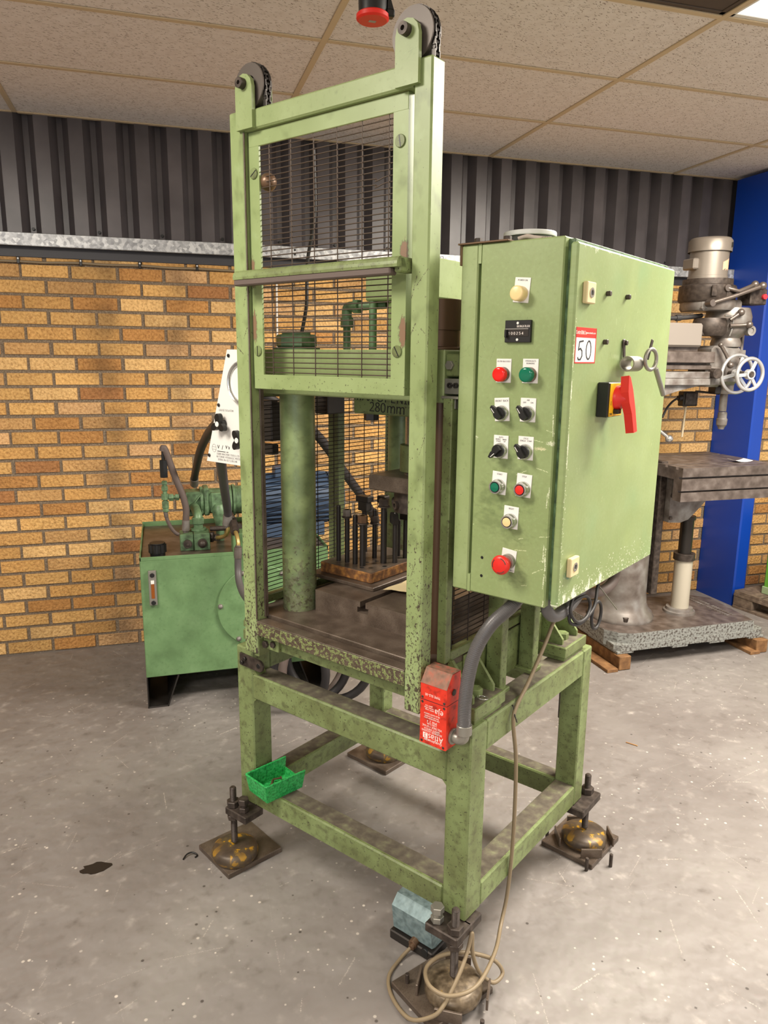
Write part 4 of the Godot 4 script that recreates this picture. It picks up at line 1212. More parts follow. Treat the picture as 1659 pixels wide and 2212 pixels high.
func build_switch() -> void:
	var o := thing("safety_switch", "red interlock safety switch box mounted upside down beside the right guard post", "switch", PRESS, p(-0.905, 0.684, 1.36))
	var q := PackedVector2Array([Vector2(-1.386, 0.684), Vector2(-1.33, 0.684), Vector2(-1.33, 0.836), Vector2(-1.352, 0.868), Vector2(-1.386, 0.868)])
	part("body", MB.new().prism(q, p(-0.943, 0, 0), Vector3(0, 0, 1), Vector3.UP, Vector3.RIGHT, 0.075), M.switchred, o)
	# dusty sloping top
	part("dusty_top", MB.new().prism(PackedVector2Array([Vector2(-1.3295, 0.8368), Vector2(-1.352, 0.869), Vector2(-1.386, 0.869), Vector2(-1.386, 0.8695), Vector2(-1.3515, 0.8695), Vector2(-1.329, 0.8371)]), p(-0.9425, 0, 0), Vector3(0, 0, 1), Vector3.UP, Vector3.RIGHT, 0.074), M.switchtop, o, "dusty sloping top")
	part("seam", MB.new().box(p(-0.9432, 0.7955, 1.3298), p(-0.8678, 0.797, 1.386), 0.0), M.ink, o)
	for s in [[-0.937, 0.802], [-0.875, 0.802], [-0.937, 0.790], [-0.875, 0.790], [-0.937, 0.690], [-0.875, 0.690]]:
		part("screw", MB.new().cyl(p(s[0], s[1], 1.330), p(s[0], s[1], 1.3288), 0.0034, 12), M.iron, o)
	part("side_boss", MB.new().cyl(Vector3(-0.868, 0.823, -1.358), Vector3(-0.8655, 0.823, -1.358), 0.008, 16), M.iron, o)
	var L := Vector3(-1, 0, 0)
	var U := Vector3(0, -1, 0)
	for t in [["TYPE SLS-3E", 0.0058, -0.908, 0.811], ["eja", 0.013, -0.889, 0.774], ["guard  lock", 0.003, -0.918, 0.783], ["limited  safety", 0.003, -0.918, 0.778], ["switch  range", 0.003, -0.916, 0.773], ["RELAY SAFETY SWITCH", 0.0032, -0.909, 0.763], ["FOR USE ON GUARDS", 0.003, -0.909, 0.757], ["AND MACHINERY ONLY", 0.003, -0.909, 0.752], ["IP66  2  4", 0.005, -0.908, 0.744], ["110V 2.5A", 0.0045, -0.908, 0.738], ["VOLTAGE 110 VAC", 0.005, -0.908, 0.731], ["SAFETY SWITCH", 0.0045, -0.908, 0.724], ["SOLENOID LOCKING", 0.0045, -0.908, 0.718], ["Atlas", 0.014, -0.897, 0.706], ["Guardmaster", 0.0062, -0.905, 0.6955]]:
		lettering(t[0], t[1], p(t[2], t[3], 1.3296), L, U, M.print, o)
	part("white_square", MB.new().box(p(-0.933, 0.699, 1.3298), p(-0.920, 0.713, 1.3294), 0.0), M.print, o)
	lettering("3", 0.011, p(-0.9265, 0.706, 1.3293), L, U, M.switchred, o)
	var el := MB.new()
	el.cyl(Vector3(-0.868, 0.712, -1.358), Vector3(-0.862, 0.712, -1.358), 0.020, 20)
	el.tube(cr([Vector3(-0.864, 0.712, -1.358), Vector3(-0.848, 0.711, -1.358), Vector3(-0.838, 0.718, -1.358), Vector3(-0.836, 0.735, -1.358)], 5), 0.014, 14)
	el.cyl(Vector3(-0.836, 0.728, -1.358), Vector3(-0.836, 0.752, -1.358), 0.019, 10)
	part("cable_gland", el, M.zinc, o, "bright metal elbow gland")
	solo("flexible_conduit", "thick grey flexible conduit curving from the safety switch up under the cabinet", "conduit", PRESS, p(-0.836, 0.75, 1.358), corrugated(cr([Vector3(-0.836, 0.745, -1.358), Vector3(-0.838, 0.80, -1.36), Vector3(-0.838, 0.86, -1.37), Vector3(-0.829, 0.93, -1.385), Vector3(-0.806, 0.99, -1.41), Vector3(-0.778, 1.03, -1.45), Vector3(-0.765, 1.065, -1.49)], 16), 0.0155), M.conduit)
	# grey cable: from under the cabinet, over the rail, down to the foot pedal with a loop round the front mount
	var cb := cr([p(-0.80, 1.06, 1.72), p(-0.79, 1.00, 1.72), p(-0.80, 0.93, 1.76), p(-0.835, 0.875, 1.80), p(-0.835, 0.83, 1.76), p(-0.83, 0.755, 1.665), p(-0.825, 0.71, 1.59), p(-0.823, 0.67, 1.575), p(-0.820, 0.55, 1.595), p(-0.822, 0.34, 1.605), p(-0.830, 0.16, 1.605), p(-0.822, 0.085, 1.56), p(-0.781, 0.09, 1.454), p(-0.760, 0.098, 1.331), p(-0.795, 0.097, 1.268), p(-0.849, 0.096, 1.262), p(-0.886, 0.097, 1.299), p(-0.874, 0.107, 1.345), p(-0.83, 0.11, 1.391), p(-0.782, 0.08, 1.445), p(-0.757, 0.045, 1.458), p(-0.762, 0.040, 1.42), p(-0.795, 0.065, 1.404), p(-0.809, 0.12, 1.392), p(-0.8135, 0.175, 1.393), p(-0.813, 0.14, 1.375), p(-0.808, 0.105, 1.33), p(-0.811, 0.06, 1.268), p(-0.83, 0.034, 1.243), p(-0.881, 0.010, 1.225), p(-0.954, 0.006, 1.250), p(-1.000, 0.006, 1.295), p(-1.012, 0.006, 1.36), p(-1.005, 0.02, 1.40), p(-1.003, 0.03, 1.415)], 8)
	solo("power_cable", "thin brown-grey cable running down from the cabinet and looping over the front mount", "cable", PRESS, p(-0.82, 0.0, 1.45), MB.new().tube(cb, 0.0052, 8), M.cable)
	var ty := MB.new().tube(cr([p(-0.838, 0.715, 1.585), p(-0.829, 0.712, 1.583), p(-0.824, 0.70, 1.578), p(-0.806, 0.685, 1.562)], 5), 0.0018, 6)
	solo("cable_tie", "black cable tie holding the thin cable to the stand's side rail", "cable tie", PRESS, p(-0.82, 0.70, 1.58), ty, M.stud)
	# bundle under the cabinet
	solo("cable_sleeve", "fat dark grey sleeve bending out under the cabinet's lower corner", "conduit", PRESS, p(-0.69, 1.03, 1.45), MB.new().tube(cr([p(-0.685, 1.075, 1.435), p(-0.683, 1.045, 1.44), p(-0.678, 1.027, 1.46), p(-0.675, 1.026, 1.50), p(-0.675, 1.035, 1.55), p(-0.68, 1.06, 1.62), p(-0.69, 1.075, 1.66)], 6), 0.014, 14), M.conduit)
	solo("cable_sleeve", "fat brown-grey sleeve hanging behind the looped cable under the cabinet door", "conduit", PRESS, p(-0.68, 1.03, 1.68), MB.new().tube(cr([p(-0.665, 1.075, 1.78), p(-0.665, 1.045, 1.78), p(-0.67, 1.025, 1.75), p(-0.68, 1.022, 1.70), p(-0.69, 1.03, 1.66), p(-0.70, 1.07, 1.62)], 6), 0.013, 14), M.hosegrey)
	var lp := MB.new()
	lp.tube(cr([p(-0.66, 1.06, 1.52), p(-0.655, 1.03, 1.50), p(-0.65, 1.0, 1.53), p(-0.65, 0.998, 1.58), p(-0.655, 1.02, 1.61), p(-0.66, 1.045, 1.59), p(-0.665, 1.04, 1.53), p(-0.66, 1.005, 1.51), p(-0.652, 0.99, 1.55), p(-0.65, 1.01, 1.62), p(-0.66, 1.05, 1.66), p(-0.67, 1.07, 1.70)], 6), 0.004, 8)
	lp.tube(ring(p(-0.652, 0.985, 1.645), Vector3(0, 0, -1), Vector3.UP, 0.028, 22, 0.034), 0.004, 8, true)
	solo("looped_cable", "thin dark cable coiled into loops under the cabinet door", "cable", PRESS, p(-0.655, 1.0, 1.57), lp, M.rubber)
	solo("cable_tie", "long pale cable tie tail sticking out below the cabinet door", "cable tie", PRESS, p(-0.64, 1.03, 1.68), MB.new().bar(p(-0.655, 1.052, 1.66), p(-0.628, 0.985, 1.715), 0.005, 0.0015), M.zinc)

func corrugated(pts: PackedVector3Array, r: float) -> MB:
	var b := MB.new()
	b.tube(pts, r, 14)
	for i in range(1, pts.size() - 1):
		var z := (pts[i + 1] - pts[i]).normalized()
		b.lathe(PackedVector2Array([Vector2(r, -0.0012), Vector2(r + 0.0007, -0.0006), Vector2(r + 0.0007, 0.0006), Vector2(r, 0.0012)]), pts[i], z, 14)
	return b

# ---------- mounts, bin, pedal ----------
func build_feet() -> void:
	rng.seed = 21
	var spots := [
		[-1.667, 1.345, -1.60, 1.385, [-1.6915, 1.385, -0.164, 0.095, 0.099], "yellow-flecked levelling mount under the stand's front left leg", "oily steel floor plate under the front left mount", 0],
		[-0.8385, 1.350, -0.868, 1.352, [-0.872, 1.352, -0.257, 0.084, 0.100], "bare brown levelling mount under the stand's front right leg, in the cable loop", "oily steel floor plate with upright strips under the nearest front mount", 1],
		[-0.834, 2.13, -0.85, 2.13, [-0.845, 2.133, -0.05, 0.091, 0.099], "levelling mount with a yellow side under the stand's rear right leg", "steel floor plate with upright strips and pins under the rear right mount", 2],
		[-1.6825, 2.13, -1.705, 2.10, [-1.70, 2.14, -0.05, 0.105, 0.100], "dark levelling mount under the stand's rear left leg", "dark steel floor plate under the rear left mount", 0]]
	for s in spots:
		var sg := 1.0 if s[0] > -1.2 else -1.0
		var fr := -1.0 if s[1] < 1.7 else 1.0
		var ru: float = s[0] + 0.002 * sg
		var rv: float = s[1]
		var h := 0.018
		var plate := thing("floor_plate", s[6], "plate", PRESS, p(ru, 0, rv), "steel plates under the press mounts")
		var pb := MB.new()
		var pq: Array = s[4]
		pb.xf = Transform3D(Basis(Vector3.UP, pq[2]), p(pq[0], 0, pq[1]))
		pb.box(Vector3(-pq[3], 0, -pq[4]), Vector3(pq[3], h, pq[4]), 0.002)
		part("plate", pb, M.bed, plate)
		if s[7] > 0:
			for k in 4:
				var st := MB.new()
				var a := k * PI / 2 + (PI / 4 + 0.35 if s[7] == 1 else PI / 4 + 0.1)
				var o2 := p(ru, h, rv) + Vector3(cos(a), 0, sin(a)) * 0.088
				st.xf = Transform3D(Basis(Vector3.UP, -a), o2)
				st.box(Vector3(-0.003, 0, -0.034), Vector3(0.003, 0.032, 0.034), 0.001)
				part("upright_strip", st, M.bed, plate)
			for k in 3:
				var q := p(ru, 0.0, rv) + Vector3([-0.108, 0.112, 0.06][k], 0, [0.05, 0.045, 0.112][k])
				part("pin", MB.new().cyl(q, q + Vector3(0, 0.045, 0), 0.0055, 10), M.iron, plate)
		var m := thing("levelling_mount", s[5], "machine mount", PRESS, p(ru, h, rv), "levelling mounts under the press stand")
		var mt: Material = M.mount if s[7] != 1 else M.brownmount
		part("disc", MB.new().lathe(PackedVector2Array([Vector2(0, 0), Vector2(0.068, 0), Vector2(0.073, 0.009), Vector2(0.0735, 0.022), Vector2(0.070, 0.033), Vector2(0.061, 0.039), Vector2(0.035, 0.044), Vector2(0, 0.045)]), p(ru, h, rv), Vector3.UP, 36, true), mt, m)
		part("rod", threaded(p(ru, 0.07, rv), p(ru, 0.262, rv), 0.0105), M.iron, m)
		many("nut", [MB.new().hexa(p(ru, 0.196, rv), p(ru, 0.216, rv), 0.021), MB.new().hexa(p(ru, 0.152, rv), p(ru, 0.168, rv), 0.021)], M.iron, m)
		var cp := MB.new()
		if s[7] == 1:
			cp.box(p(-0.914, 0.170, 1.328), p(-0.818, 0.1955, 1.400), 0.003).box(p(-0.840, 0.170, 1.39), p(-0.8185, 0.1955, 1.448), 0.003)
		elif fr < 0:
			cp.box(p(-1.686, 0.170, 1.324), p(-1.590, 0.1955, 1.40), 0.003)
		else:
			cp.box(p(ru - 0.03, 0.170, rv - 0.11), p(ru + 0.036, 0.1955, rv + 0.028), 0.003)
		part("clamp_plate", cp, M.iron, m)
		var bo := MB.new()
		var bu: float = -1.622 if sg < 0 else -0.892
		bo.hexa(p(bu, 0.1955, rv + 0.002), p(bu, 0.212, rv + 0.002), 0.017).cyl(p(bu, 0.21, rv + 0.002), p(bu, 0.222, rv + 0.002), 0.011).hexa(p(bu, 0.222, rv + 0.002), p(bu, 0.240, rv + 0.002), 0.0175)
		if fr < 0:
			part("clamp_bolt", bo, M.iron if sg < 0 else M.zinc, m)
	# green parts bin standing on the lower rail
	var b := thing("parts_bin", "small bright green plastic parts bin perched on the stand's lower front rail", "bin", PRESS, p(-1.56, 0.265, 1.42))
	var q := [p(-1.605, 0.268, 1.360), p(-1.515, 0.266, 1.350), p(-1.496, 0.266, 1.478), p(-1.586, 0.268, 1.490)]
	var t := [p(-1.6105, 0.326, 1.350), p(-1.510, 0.324, 1.341), p(-1.487, 0.324, 1.484), p(-1.590, 0.326, 1.500)]
	var mb := MB.new()
	for i in 4:
		var j := (i + 1) % 4
		var tt := [t[i], t[j]]
		if i == 2:
			tt = [q[2].lerp(t[2], 0.45), q[3].lerp(t[3], 0.45)]
		slab(mb, q[i], q[j], tt[1], tt[0], 0.0025)
	slab(mb, q[0], q[1], q[2], q[3], 0.0025)
	part("body", mb, M.bin, b)
	var rm := MB.new()
	for i in [0, 1, 3]:
		rm.bar(t[i], t[(i + 1) % 4], 0.006, 0.005)
	part("rim", rm, M.bin, b)
	rng.seed = 4
	for i in 6:
		var o2 := p(-1.555 + rng.randf_range(-0.025, 0.03), 0.276 + 0.004 * (i % 3), 1.42 + rng.randf_range(-0.035, 0.035))
		var d := Vector3.FORWARD.rotated(Vector3.UP, rng.randf() * TAU)
		solo("loose_screw", "small rusty screw lying in the green parts bin", "screw", PRESS, o2, MB.new().cyl(o2 - d * 0.012, o2 + d * 0.012, 0.003, 8).hexa(o2 + d * 0.012, o2 + d * 0.016, 0.0055), M.brownsteel, "loose screws in the parts bin")
	# foot pedal
	var fp := thing("foot_pedal", "pale blue metal foot pedal box on the floor under the stand's front rail", "pedal", PRESS, p(-1.02, 0, 1.46))
	var pr := PackedVector2Array([Vector2(-1.43, 0.028), Vector2(-1.415, 0.034), Vector2(-1.405, 0.11), Vector2(-1.43, 0.135), Vector2(-1.55, 0.135), Vector2(-1.55, 0.028)])
	part("hood", MB.new().prism(pr, p(-1.078, 0, 0), Vector3(0, 0, 1), Vector3.UP, Vector3.RIGHT, 0.13), M.pedal, fp)
	part("base", MB.new().box(p(-1.085, 0, 1.405), p(-0.94, 0.028, 1.56), 0.003), M.stud, fp)
	part("cable_entry", MB.new().cyl(p(-1.003, 0.032, 1.432), p(-1.003, 0.026, 1.400), 0.013, 14).cyl(p(-1.0, 0.027, 1.408), p(-1.001, 0.024, 1.392), 0.009, 14), M.brownsteel, fp)
	part("port", MB.new().cyl(p(-0.965, 0.02, 1.41), p(-0.965, 0.02, 1.4035), 0.012, 16), M.black, fp)

func slab(b: MB, a: Vector3, c: Vector3, d: Vector3, e: Vector3, th: float) -> void:
	var m := (c - a).cross(d - a).normalized() * th / 2
	b.quad(a + m, c + m, d + m, e + m, m.normalized())
	b.quad(a - m, c - m, d - m, e - m, -m.normalized())
	for s in [[a, c], [c, d], [d, e], [e, a]]:
		var w: Vector3 = (s[1] - s[0]).cross(m).normalized()
		b.quad(s[0] - m, s[1] - m, s[1] + m, s[0] + m, w)

func threaded(a: Vector3, c: Vector3, r: float) -> MB:
	var pr := PackedVector2Array([Vector2(0, 0), Vector2(r, 0)])
	var h := a.distance_to(c)
	var y := 0.003
	while y < h - 0.006:
		pr.append_array([Vector2(r, y), Vector2(r * 0.88, y + 0.0012)])
		y += 0.0028
	pr.append_array([Vector2(r, h - 0.004), Vector2(r * 0.7, h), Vector2(0, h)])
	return MB.new().lathe(pr, a, c - a, 12)

# ---------- hydraulic power unit, gauge panel, hoses ----------
func build_power_unit() -> void:
	var o := thing("hydraulic_power_unit", "green hydraulic oil tank with pump and blue motor on its lid, against the brick wall", "power unit", ROOM, Vector3(0.3, 0, -3.64))
	var X0 := -0.126
	var X1 := 0.72
	part("tank", MB.new().box(Vector3(X0, 0.150, -3.98), Vector3(X1, 0.700, -3.30), 0.003).box(Vector3(X0, 0.699, -3.306), Vector3(X1, 0.716, -3.30), 0.001).box(Vector3(X0, 0.699, -3.98), Vector3(X0 + 0.006, 0.722, -3.30), 0.001).box(Vector3(X0, 0.699, -3.98), Vector3(X1, 0.730, -3.974), 0.001).box(Vector3(X1 - 0.006, 0.699, -3.98), Vector3(X1, 0.716, -3.30), 0.001), M.tank, o)
	part("lid", MB.new().box(Vector3(X0 + 0.008, 0.699, -3.972), Vector3(X1 - 0.008, 0.706, -3.308), 0.001), M.bed, o, "oil-stained dark brown lid")
	for s in [[X0, 1.0], [X1, -1.0]]:
		var x: float = s[0]
		var d: float = s[1]
		var l := MB.new()
		l.box(Vector3(x, 0, -3.98), Vector3(x + 0.005 * d, 0.151, -3.30), 0.001).box(Vector3(x, 0, -3.98), Vector3(x + 0.092 * d, 0.006, -3.30), 0.001)
		l.prism(PackedVector2Array([Vector2(0.086, 0), Vector2(0.092, 0), Vector2(0.145, 0.151), Vector2(0.138, 0.151)]), Vector3(x, 0, -3.98), Vector3(d, 0, 0), Vector3.UP, Vector3(0, 0, 1), 0.68)
		part("leg", l, M.stud, o)
	var cv := part("cover", MB.new().cyl(Vector3(0.395, 0.45, -3.301), Vector3(0.395, 0.45, -3.290), 0.196, 56, 0.003), M.tank, o, "round inspection cover")
	for k in 6:
		var a := PI + k * TAU / 6 - 0.08
		var q := Vector3(0.395 + 0.182 * cos(a), 0.45 + 0.182 * sin(a), -3.290)
		part("dome_nut", MB.new().ball(q, 0.012, 12), M.cast, cv)
	lettering("HYDRAULIC", 0.028, Vector3(0.395, 0.375, -3.2897), Vector3.RIGHT, Vector3.UP, M.tank, cv)
	var gg := part("level_gauge", MB.new().box(Vector3(-0.093, 0.497, -3.300), Vector3(-0.059, 0.657, -3.285), 0.002), M.zinc, o, "oil level sight glass half full of amber oil")
	part("glass", MB.new().box(Vector3(-0.083, 0.530, -3.2855), Vector3(-0.069, 0.597, -3.283), 0.0), M.oil, gg)
	part("glass_top", MB.new().box(Vector3(-0.083, 0.597, -3.2855), Vector3(-0.069, 0.613, -3.283), 0.0), M.white, gg)
	part("frame_screw", MB.new().cyl(Vector3(-0.076, 0.510, -3.285), Vector3(-0.076, 0.510, -3.279), 0.010, 16), M.black, gg)
	part("frame_screw", MB.new().cyl(Vector3(-0.076, 0.637, -3.285), Vector3(-0.076, 0.637, -3.279), 0.010, 16), M.black, gg)
	var fc := MB.new()
	fc.cyl(Vector3(-0.048, 0.700, -3.36), Vector3(-0.048, 0.722, -3.36), 0.033, 24)
	var fp := PackedVector2Array()
	for i in 40:
		var a := TAU * i / 40
		fp.append(Vector2(cos(a), sin(a)) * (0.039 if i % 4 < 2 else 0.0355))
	fc.prism(fp, Vector3(-0.048, 0.722, -3.36), Vector3.RIGHT, Vector3(0, 0, 1), Vector3.UP, 0.038)
	fc.cyl(Vector3(-0.048, 0.76, -3.36), Vector3(-0.048, 0.766, -3.36), 0.034, 24)
	part("filler_cap", fc, M.black, o, "black fluted filler cap")
	# pump
	var pm := MB.new()
	var ay := 0.890
	var az := -3.65
	pm.box(Vector3(0.085, 0.826, az - 0.055), Vector3(0.165, 0.945, az + 0.055), 0.008).cyl(Vector3(0.158, ay, az), Vector3(0.172, ay, az), 0.072, 24).box(Vector3(0.172, 0.828, az - 0.06), Vector3(0.20, 0.962, az + 0.06), 0.006)
	pm.cyl(Vector3(0.20, ay, az), Vector3(0.29, ay, az), 0.062, 24).box(Vector3(0.205, 0.84, az + 0.02), Vector3(0.285, 0.94, az + 0.068), 0.006).cyl(Vector3(0.288, ay, az), Vector3(0.308, ay, az), 0.075, 24).cyl(Vector3(0.312, ay, az), Vector3(0.325, ay, az), 0.078, 24).cyl(Vector3(0.325, ay, az), Vector3(0.40, ay, az), 0.070, 24)
	pm.tube(PackedVector3Array([Vector3(0.09, 0.84, az + 0.06), Vector3(0.16, 0.93, az + 0.06), Vector3(0.165, 0.84, az + 0.06)]), 0.005, 6)
	part("pump", pm, M.pump, o)
	var fu := MB.new()
	fu.tube(cr([Vector3(0.128, 0.875, az + 0.06), Vector3(0.132, 0.872, az + 0.10), Vector3(0.138, 0.855, -3.50), Vector3(0.138, 0.83, -3.485)], 5), 0.022, 12).hexa(Vector3(0.138, 0.845, -3.485), Vector3(0.138, 0.815, -3.485), 0.030).hexa(Vector3(0.138, 0.815, -3.485), Vector3(0.138, 0.795, -3.485), 0.024)
	part("elbow", fu, M.pump, o)
	part("suction_neck", MB.new().lathe(PackedVector2Array([Vector2(0.018, 0), Vector2(0.022, 0.08), Vector2(0.034, 0.13), Vector2(0.034, 0.16), Vector2(0.02, 0.18)]), Vector3(0.245, 0.705, -3.58), Vector3.UP, 18, true), M.pump, o)
	var mo := MB.new()
	mo.cyl(Vector3(0.40, 0.885, az), Vector3(0.425, 0.885, az), 0.128, 32, 0.006).cyl(Vector3(0.425, 0.885, az), Vector3(0.80, 0.885, az), 0.118, 32).lathe(PackedVector2Array([Vector2(0.13, 0), Vector2(0.132, 0.05), Vector2(0.10, 0.075), Vector2(0, 0.08)]), Vector3(0.79, 0.885, az), Vector3.RIGHT, 32, true)
	for k in 26:
		var a := TAU * k / 26
		var d := Vector3(0, cos(a), sin(a))
		mo.bar(Vector3(0.43, 0.885, az) + d * 0.124, Vector3(0.785, 0.885, az) + d * 0.124, 0.016, 0.004, Vector3(0, -sin(a), cos(a)), 0.0)
	mo.box(Vector3(0.45, 0.705, az - 0.09), Vector3(0.76, 0.775, az + 0.09), 0.004).box(Vector3(0.52, 0.99, az - 0.05), Vector3(0.64, 1.05, az + 0.05), 0.004)
	part("motor", mo, M.bluemotor, o, "blue finned electric motor")
	var vb := MB.new()
	vb.box(Vector3(0.052, 0.706, -3.50), Vector3(0.112, 0.784, -3.405), 0.003).box(Vector3(0.114, 0.706, -3.505), Vector3(0.186, 0.786, -3.40), 0.003)
	vb.cyl(Vector3(0.138, 0.786, -3.475), Vector3(0.138, 0.797, -3.475), 0.036, 20)
	part("valve_block", vb, M.pump, o)
	part("valve_knob", MB.new().cyl(Vector3(0.084, 0.742, -3.405), Vector3(0.084, 0.742, -3.385), 0.019, 18).cyl(Vector3(0.084, 0.742, -3.386), Vector3(0.084, 0.742, -3.372), 0.007, 10), M.iron, o)
	part("valve_knob", MB.new().cyl(Vector3(0.150, 0.742, -3.40), Vector3(0.150, 0.742, -3.385), 0.021, 18).ball(Vector3(0.150, 0.742, -3.385), 0.018), M.iron, o)
	var pv := MB.new()
	pv.hexa(Vector3(0.187, 0.757, -3.445), Vector3(0.205, 0.757, -3.44), 0.025).hexa(Vector3(0.205, 0.757, -3.44), Vector3(0.222, 0.762, -3.40), 0.017).tube(PackedVector3Array([Vector3(0.19, 0.79, -3.47), Vector3(0.36, 0.79, -3.47)]), 0.012, 10).hexa(Vector3(0.30, 0.79, -3.47), Vector3(0.335, 0.79, -3.47), 0.022)
	part("pipe_fitting", pv, M.iron, o)
	part("filter_block", MB.new().box(Vector3(0.281, 0.700, -3.40), Vector3(0.37, 0.800, -3.297), 0.003), M.tank, o)
	part("filter_fitting", MB.new().hexa(Vector3(0.288, 0.845, -3.33), Vector3(0.288, 0.815, -3.26), 0.020).hexa(Vector3(0.272, 0.87, -3.40), Vector3(0.285, 0.85, -3.345), 0.024), M.iron, o)
	# test point: grip, tee and nipples
	var tp := MB.new()
	for s in [[1.027, 0.014, 0.012], [1.005, 0.02, 0.014], [0.97, 0.028, 0.016], [0.935, 0.03, 0.015], [0.905, 0.018, 0.013]]:
		tp.hexa(Vector3(-0.004, s[0] - s[1], -3.45), Vector3(-0.004, s[0], -3.45), s[2] * 1.15)
	tp.cyl(Vector3(-0.004, 0.883, -3.45), Vector3(-0.004, 1.03, -3.45), 0.010, 12).cyl(Vector3(-0.004, 0.952, -3.45), Vector3(0.05, 0.952, -3.45), 0.010, 12).hexa(Vector3(0.012, 0.952, -3.45), Vector3(0.033, 0.952, -3.45), 0.017).hexa(Vector3(0.04, 0.952, -3.45), Vector3(0.058, 0.952, -3.45), 0.016).cyl(Vector3(0.05, 0.952, -3.46), Vector3(0.09, 0.93, -3.60), 0.010, 10)
	part("test_tee", tp, M.pump, o)
	part("test_grip", MB.new().hexa(Vector3(-0.004, 1.045, -3.45), Vector3(-0.004, 1.125, -3.45), 0.019).cyl(Vector3(-0.004, 1.12, -3.45), Vector3(-0.003, 1.165, -3.45), 0.008, 10), M.black, o)

func hose(label: String, pts: Array, r: float, mt: Material, ends: Array) -> void:
	var c := cr(pts, 6)
	var o := thing("hydraulic_hose", label, "hose", ROOM, pts[0])
	part("tube", MB.new().tube(c, r, 14), mt, o)
	for e in ends:
		var i: int = 0 if e == 0 else c.size() - 1
		var d := (c[0] - c[2]).normalized() if e == 0 else (c[i] - c[i - 2]).normalized()
		part("ferrule", MB.new().cyl(c[i] - d * 0.02, c[i] + d * 0.03, r * 1.15, 16).cyl(c[i] + d * 0.03, c[i] + d * 0.04, r * 0.8, 14), M.cast, o)

